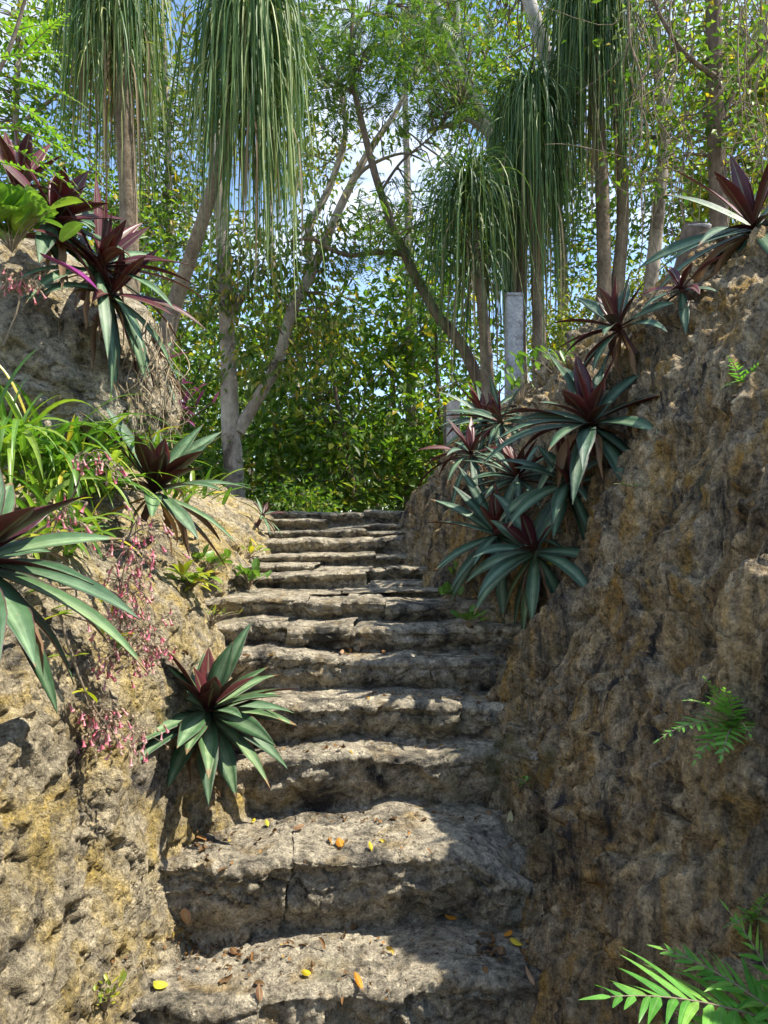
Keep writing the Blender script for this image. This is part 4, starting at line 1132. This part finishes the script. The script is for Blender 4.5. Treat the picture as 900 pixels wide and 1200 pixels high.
# taller background trees whose crowns fill the top
TT = [(30, 13, -40, 'tall tree behind the palm at the upper left corner', 'leaf_mid', ((20, 120, 90, 150), (110, 60, 80, 90), (60, 250, 80, 120), (140, 280, 70, 90))),
      (195, 14, -30, 'tall tree between the two left palms', 'leaf_dry', ((190, 330, 90, 110), (200, 120, 90, 120), (180, 220, 80, 80))),
      (480, 13, -20, 'tall leafy tree behind the leaning brown trunk', 'leaf_mid', ((520, 310, 60, 50), (570, 250, 60, 70), (520, 50, 60, 50))),
      (345, 15, -40, 'tall thin tree seen between the left palm and the leaning trunk', 'leaf_dry', ((340, 40, 90, 60), (350, 190, 50, 50))),
      (660, 14, -30, 'tall tree with airy crown behind the right palms', 'leaf_mid', ((660, 260, 80, 100), (700, 120, 80, 120), (600, 120, 70, 100))),
      (800, 13, -30, 'tall sparse tree at the far right against the sky', 'leaf_far', ((800, 250, 70, 80), (850, 60, 90, 100))),
      (890, 9.5, -30, 'sparse small leaved tree at the right edge above the crest', 'leaf_yellow', ((880, 120, 70, 120), (860, 230, 50, 50)))]
for i, (px, d, top, lab, lm, cs) in enumerate(TT):
    rg = np.random.default_rng(500 + i)
    by = 590 if px < 560 else 420
    if px > 780: by = 350
    tr = [(pl(d, (px, by + 20), (px + rg.normal() * 10, by - 120), (px + rg.normal() * 15, (by + top) / 2), (px + rg.normal() * 20, top)), [.11, .09, .07, .03])]
    for (cx, cy, rx, ry) in cs:
        y0 = min(by - 40, cy + ry * .9)
        tr.append((pl(d, (px, y0), (px + (cx - px) * .6, (y0 + cy) / 2), (cx, cy), (cx + rg.normal() * 20, cy - ry * .8)), [.04, .032, .022, .008]))
    tree('tall_tree', lab, tr, [cl(cx, cy, d, rx, ry, int(rx * ry / 170) + 16, 24) for (cx, cy, rx, ry) in cs], M['bark_pale'], M[lm], 520 + i, group=BG, L=.15, W=.07, sr=.28, twr=.009)

# the wood far behind: one mass
rg = np.random.default_rng(700)
mb = MB()
n = 60000
y = rg.uniform(20, 34, n); x = rg.uniform(-1, 1, n) * (y * .62)
zt = 3.2 + 2.6 * fbm(np.stack([x * .25, y * .2, 0 * x], 1), 3) + 2.4 * sstep(-x, 0, 8)
z = 1.6 + (zt) * rg.random(n) ** .8
leaf_quads(mb, np.stack([x, y, z], 1), rg.normal(size=(n, 3)), rg.normal(size=(n, 3)) * .6 + [0, -.3, .6], rg.uniform(.14, .26, n), rg.uniform(.08, .13, n))
tag(mb.build('distant_woods', [M['leaf_far']]), 'mass of pale green woods far behind the thicket', 'woods', kind='stuff')

# ------------------------------------------------------------------ ponytail palms
def palm(label, trunk, rad, heads, seed, leafm='palm_green', dead=True, bark='bark_palm', sp=.09):
    rg = np.random.default_rng(seed)
    root = thing('ponytail_palm', trunk[0][0], label, 'palm', 'ponytail palms')
    for i, (pts, r) in enumerate(zip(trunk, rad)):
        mb = MB(); tube(mb, pts, r, 12, n=len(pts) * 10, rough=.12, rs=8)
        mb.build('trunk' if i == 0 else 'branch', M[bark], root)
    for (c, n, L, g, el0, nd) in heads:
        c = np.asarray(c)
        az = rg.random(n) * 6.283
        el = np.radians(rg.uniform(el0, 86, n))
        D = dirs(az, el)
        P0 = c + np.stack([rg.normal(size=n) * .05, rg.normal(size=n) * .05, np.where(rg.random(n) < .6, rg.uniform(-.25, .15, n), rg.uniform(-.95, 0, n))], 1)
        Lf = L * np.clip(rg.normal(.70, .22, n), .3, 1.12)
        st = rg.random(n) < .42
        Lf[st] = L * rg.uniform(.22, .42, st.sum()); gg = g * rg.uniform(.6, 1.7, n); gg[st] *= .42
        D[st] = dirs(az[st], np.radians(rg.uniform(15, 82, st.sum())))
        mb = MB(); strips(mb, P0, D, Lf, rg.uniform(.009, .016, n), gg, segs=16, shape='strap', fold=.3, mats=(0, 0), twist=1.8, wob=.075, late=.24, splay=np.abs(rg.normal(.0, sp, n)))
        mb.build('leaves', [M[leafm]], root)
        if nd:
            az = rg.random(nd) * 6.283
            mb = MB(); strips(mb, c + np.stack([rg.normal(size=nd) * .06, rg.normal(size=nd) * .06, rg.uniform(-.9, -.2, nd) * min(1, L)], 1), dirs(az, np.radians(rg.uniform(-60, 20, nd))), L * rg.uniform(.4, .8, nd), .016, 9, segs=10, shape='strap', fold=.3, mats=(0, 0), twist=1.5, wob=.04)
            o = mb.build('dead_leaves', [M['palm_dead']], root); o['label'] = 'tan dead leaves hanging round the trunk'
    return root

palm('ponytail palm with a long sunlit skirt at upper left centre', [[P(188, 420, 6.2), P(203, 362, 6.2), P(222, 305, 6.1), P(243, 240, 6.0), P(275, 120, 6.0), P(292, 20, 6.0)]], [[.085, .065, .055, .05, .05, .055]],
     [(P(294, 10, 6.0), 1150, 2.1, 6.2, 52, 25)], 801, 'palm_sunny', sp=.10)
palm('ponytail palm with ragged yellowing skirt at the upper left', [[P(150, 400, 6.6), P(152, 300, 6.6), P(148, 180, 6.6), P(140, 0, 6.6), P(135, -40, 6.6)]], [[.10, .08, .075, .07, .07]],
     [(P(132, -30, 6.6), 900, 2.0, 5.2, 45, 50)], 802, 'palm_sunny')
palm('tallest dark ponytail palm on the right bank with twin trunks', [[P(706, 420, 8.0), P(708, 330, 8.0), P(706, 230, 8.0), P(698, 90, 8.0), P(694, 0, 8.0)], [P(716, 420, 8.1), P(724, 330, 8.1), P(730, 240, 8.1), P(722, 120, 8.1), P(700, 10, 8.05)]],
     [[.10, .075, .07, .065, .06], [.09, .07, .06, .055, .05]], [(P(694, -5, 8.0), 1050, 2.5, 5.2, 50, 60)], 803, sp=.06)
palm('dense middle ponytail palm with a straight hanging skirt', [[P(634, 480, 7.8), P(632, 400, 7.8), P(628, 280, 7.8), P(622, 130, 7.8)], [P(612, 480, 7.9), P(610, 400, 7.9), P(612, 300, 7.9), P(618, 160, 7.8)]], [[.10, .07, .06, .055], [.07, .055, .05, .045]],
     [(P(622, 125, 7.9), 950, 2.4, 6.8, 58, 80)], 804, sp=.05)
palm('small young ponytail palm with spiky upright leaves beside the leaning trunk', [[P(572, 500, 7.6), P(570, 420, 7.6), P(562, 330, 7.6), P(550, 230, 7.6)]], [[.085, .06, .05, .045]],
     [(P(550, 222, 7.6), 520, 1.9, 4.4, 35, 30)], 805)

# ------------------------------------------------------------------ posts and stump
def box_bm(mb, c, s, bev=.01, seed=0, mat=0, skew=(0, 0), top=0.0):
    import bmesh
    bm = bmesh.new(); bmesh.ops.create_cube(bm, size=1)
    for v in bm.verts:
        v.co = Vector((v.co.x * s[0], v.co.y * s[1], v.co.z * s[2]))
        if v.co.z > 0: v.co.z += top * v.co.x / s[0]
        v.co.x += skew[0] * (v.co.z / s[2] + .5); v.co.y += skew[1] * (v.co.z / s[2] + .5)
    bmesh.ops.bevel(bm, geom=list(bm.edges), offset=bev, segments=2, affect='EDGES')
    bmesh.ops.triangulate(bm, faces=list(bm.faces))
    bmesh.ops.subdivide_edges(bm, edges=list(bm.edges), cuts=2, use_grid_fill=True)
    bmesh.ops.triangulate(bm, faces=list(bm.faces))
    bm.verts.index_update()
    V = np.array([v.co[:] for v in bm.verts]) + np.asarray(c)
    V += fbm(V * 14 + seed, 3)[:, None] * .004
    mb.add(V, np.array([[v.index for v in f.verts] for f in bm.faces]), mat)
    bm.free()
c = P(602, 395, 7.3)
root = thing('concrete_post', c - [0, 0, .55], 'square grey concrete post standing beside the palm trunks on the right bank', 'post')
mb = MB(); box_bm(mb, c - [0, 0, .1], (.155, .155, .95), .012); mb.build('shaft', M['concrete'], root, smooth=False)
mb = MB(); box_bm(mb, c + [0, 0, .383], (.165, .165, .035), .01, 3); mb.build('cap', M['concrete'], root, smooth=False)
c = P(531, 515, 7.5)
root = thing('board_post', c - [0, 0, .5], 'short weathered whitish board post at the top right end of the steps', 'post')
mb = MB(); box_bm(mb, c - [0, 0, .05], (.13, .05, .85), .008, 5, top=.06); mb.build('board', M['old_board'], root, smooth=False)
mb = MB(); box_bm(mb, c + [-.08, .02, -.06], (.022, .045, .80), .006, 6); mb.build('batten', M['bark_brown'], root, smooth=False)
mb = MB(); box_bm(mb, c + [-.06, -.05, -.42], (.24, .14, .09), .012, 9); mb.build('plank_end', M['bark_brown'], root, smooth=False)  # end of a timber plank, joined to the post as a part
c, nn = hit(815, 320); c = c + np.array([0.05, .25, 0])
root = thing('tree_stump', c, 'grey sawn tree stump on the crest behind the upper right rosette', 'stump')
top = P(816, 266, c[1])
mb = MB(); tube(mb, [c - [0, 0, .15], c + (top - c) * .4, top], [.12, .095, .088], 16, n=14, rough=.18, rs=10); mb.build('stump_body', M['bark_brown'], root)
mb = MB(); tube(mb, [top + [0, -.005, -.02], top + [0, -.01, .006], top + [0, -.012, .012]], [.082, .084, .07], 16, n=6, rough=.1, rs=10); mb.build('cut_face', M['stump_wood'], root)

# ------------------------------------------------------------------ fallen leaves
def fallen(px, py, L, W, mat, label, ang, seed, curl=3.0):
    p, nn = hit(px, py)
    rg = np.random.default_rng(seed)
    t = unit(np.cross(nn, [math.sin(ang), math.cos(ang), 0.13])); s = np.cross(nn, t)
    mb = MB()
    st = p + nn * .012 - t * L / 2
    strips(mb, [st], [t + nn * .25], [L], [W], [curl], segs=8, shape='oval', fold=.35, mats=(0, 0), side_hint=[s], twist=.4)
    tube(mb, [st, st - t * L * .2 - nn * .003], [.0012, .0008], 4, n=3)
    o = mb.build('fallen_leaf', [M[mat]])
    # put the origin on the leaf
    me = o.data; v = np.zeros(len(me.vertices) * 3, np.float32); me.vertices.foreach_get('co', v); v = v.reshape(-1, 3) - p.astype(np.float32); me.vertices.foreach_set('co', v.ravel()); me.update()
    o.location = Vector(p)
    tag(o, label, 'fallen leaf', 'fallen leaves on the steps')
for a in ((188, 1158, .062, .046, 'fallen_lime', 'bright yellow leaf lying at the left end of the lowest step', .4), (400, 990, .05, .036, 'fallen_orange', 'round orange leaf on the middle of the second tread', 1.4),
          (436, 994, .045, .016, 'fallen_yellow', 'narrow yellow leaf right of the orange leaf on the second tread', 1.5), (352, 972, .055, .032, 'fallen_tan', 'curled tan leaf at the back of the second tread', .2),
          (313, 968, .05, .018, 'fallen_lime', 'slim lime leaf near the foot of the third step', 1.2), (297, 965, .035, .018, 'fallen_yellow', 'small yellow leaf below the rosette by the steps', 1.7),
          (601, 957, .055, .046, 'fallen_pale', 'pale round leaf at the right end of the second tread', 1.0), (528, 1078, .05, .034, 'fallen_orange', 'rust orange leaf leaning against the second step front', .1),
          (420, 1153, .075, .022, 'fallen_orange', 'long rusty leaf at the middle of the lowest tread', 1.2), (360, 1144, .045, .024, 'fallen_yellow', 'folded yellow leaf on the lowest tread', .7),
          (305, 1165, .055, .026, 'fallen_brown', 'dark brown leaf at the front of the lowest tread', 1.5), (219, 1070, .075, .04, 'fallen_tan', 'large tan leaf against the foot of the left wall', 1.1),
          (620, 1146, .07, .024, 'fallen_tan', 'long straw leaf at the right end of the lowest tread', 1.3), (604, 1108, .05, .03, 'fallen_yellow', 'yellow leaf in the crevice right of the lowest tread', .5),
          (588, 1118, .05, .03, 'fallen_brown', 'brown leaf in the crevice right of the lowest tread', 1.9), (596, 1098, .045, .03, 'fallen_orange', 'orange leaf highest in the crevice right of the lowest tread', 2.4),
          (275, 1118, .05, .028, 'fallen_brown', 'brown leaf amid litter at the back of the lowest tread', .9), (492, 818, .05, .02, 'fallen_tan', 'tan leaf on the lip of the fourth step', 1.4),
          (400, 767, .08, .024, 'fallen_tan', 'long straw leaf lying on the fifth tread', 1.5)):
    fallen(*a, seed=int(a[0] + a[1]))

# litter drifts in the corners
rg = np.random.default_rng(77)
mb = MB(); C, A, NN = [], [], []
spots = [(260, 1120, 90, 16, 150), (225, 1090, 25, 40, 70), (240, 985, 35, 30, 80), (450, 1108, 150, 14, 60), (590, 1110, 40, 18, 90), (380, 960, 110, 7, 60), (560, 960, 60, 8, 40), (470, 874, 140, 4, 50), (460, 815, 130, 3, 40), (440, 768, 140, 2, 40), (400, 1150, 160, 20, 50), (420, 985, 150, 14, 40), (590, 825, 30, 5, 15), (240, 930, 14, 30, 40), (330, 880, 40, 6, 20), (540, 734, 40, 3, 12)]
for (px, py, sx, sy, n) in spots:
    for i in range(int(n * .55)):
        p, nn = hit(px + rg.normal() * sx * .6, py + rg.normal() * sy * .6)
        if nn[2] < .3: continue
        C.append(p + nn * rg.uniform(.003, .012)); A.append(unit(np.cross(nn, rg.normal(size=3)) + nn * rg.normal() * .25)); NN.append(unit(nn + rg.normal(size=3) * .35))
C, A, NN = map(np.array, (C, A, NN))
n = len(C)
leaf_quads(mb, C, A, NN, rg.uniform(.010, .032, n), rg.uniform(.005, .016, n))
sel = rg.random(n) < .22
strips(mb, C[sel], A[sel] + NN[sel] * .3, rg.uniform(.03, .06, sel.sum()), rg.uniform(.012, .026, sel.sum()), 9., segs=5, shape='oval', fold=.5, mats=(0, 0), twist=1.4, wob=.25)
tag(mb.build('leaf_litter', [M['litter']]), 'scattered brown and orange leaf litter in the corners of the steps', 'leaf litter', kind='stuff')

# loose grit
mb = MB(); base = np.array([[1, 0, 0], [-1, 0, 0], [0, 1, 0], [0, -1, 0], [0, 0, 1], [0, 0, -1]], float)
oc = np.array([[0, 2, 4], [2, 1, 4], [1, 3, 4], [3, 0, 4], [2, 0, 5], [1, 2, 5], [3, 1, 5], [0, 3, 5]])
for (px, py, sx, sy, n) in spots:
    for i in range(n):
        p, nn = hit(px + rg.normal() * sx * .7, py + rg.normal() * sy * .7)
        r = rg.uniform(.002, .008)
        mb.add(p + base * r * rg.uniform(.6, 1.3, (6, 3)), oc)
tag(mb.build('gravel', M['rock_step'], smooth=False), 'loose stone grit on the treads', 'gravel', kind='stuff')

# ------------------------------------------------------------------ light, sky, camera
SUN = unit(np.array([0.53, -0.02, 0.845]))
el = math.asin(SUN[2]); az = math.atan2(SUN[0], SUN[1])
ld = bpy.data.lights.new('sun', 'SUN'); ld.energy = 4.6; ld.angle = math.radians(0.5); ld.color = (1, .93, .81)
lo = bpy.data.objects.new('sun', ld); COL.objects.link(lo)
lo.rotation_euler = Vector(-SUN).to_track_quat('-Z', 'Y').to_euler()
w = bpy.data.worlds.new('World'); scene.world = w; w.use_nodes = True
nt = w.node_tree; n = N(nt)
bgn = nt.nodes['Background']
sky = n.new('ShaderNodeTexSky'); sky.sky_type = 'NISHITA'; sky.sun_disc = False
sky.sun_elevation = el; sky.sun_rotation = az; sky.air_density = 1.0; sky.dust_density = .2; sky.ozone_density = 3.0
tc = n.new('ShaderNodeTexCoord')
cv = n.mapping(tc.outputs['Generated'], (1, 1, 1.8))
cf = n.ramp(n.noise(cv, 2.6, 9, .58, .3), [(0.49, 0.0), (0.66, 1.0)])
colr = n.mix(cf, sky.outputs[0], (4.6, 4.95, 5.5))
n.link(colr, bgn.inputs['Color']); bgn.inputs['Strength'].default_value = 0.15

cam = bpy.data.cameras.new('camera'); cam.sensor_fit = 'AUTO'; cam.sensor_width = 36; cam.lens = 36 * F / 1200; cam.shift_y = 10 / 1200
cam.clip_end = 2000; cam.clip_start = .02
co = bpy.data.objects.new('camera', cam); COL.objects.link(co); co.location = (0, 0, EYE); co.rotation_euler = (math.radians(90), 0, 0)
scene.camera = co
vs = scene.view_settings
vs.view_transform = 'Standard'; vs.look = 'None'; vs.gamma = 1; vs.exposure = 1.03; vs.use_curve_mapping = False
cy = scene.cycles
cy.use_denoising = True
try: cy.denoiser = 'OPENIMAGEDENOISE'
except Exception: pass
cy.max_bounces = 5; cy.diffuse_bounces = 3; cy.use_adaptive_sampling = True; cy.adaptive_threshold = 0.03; cy.glossy_bounces = 2; cy.transmission_bounces = 4; cy.transparent_max_bounces = 4
cy.sample_clamp_indirect = 6
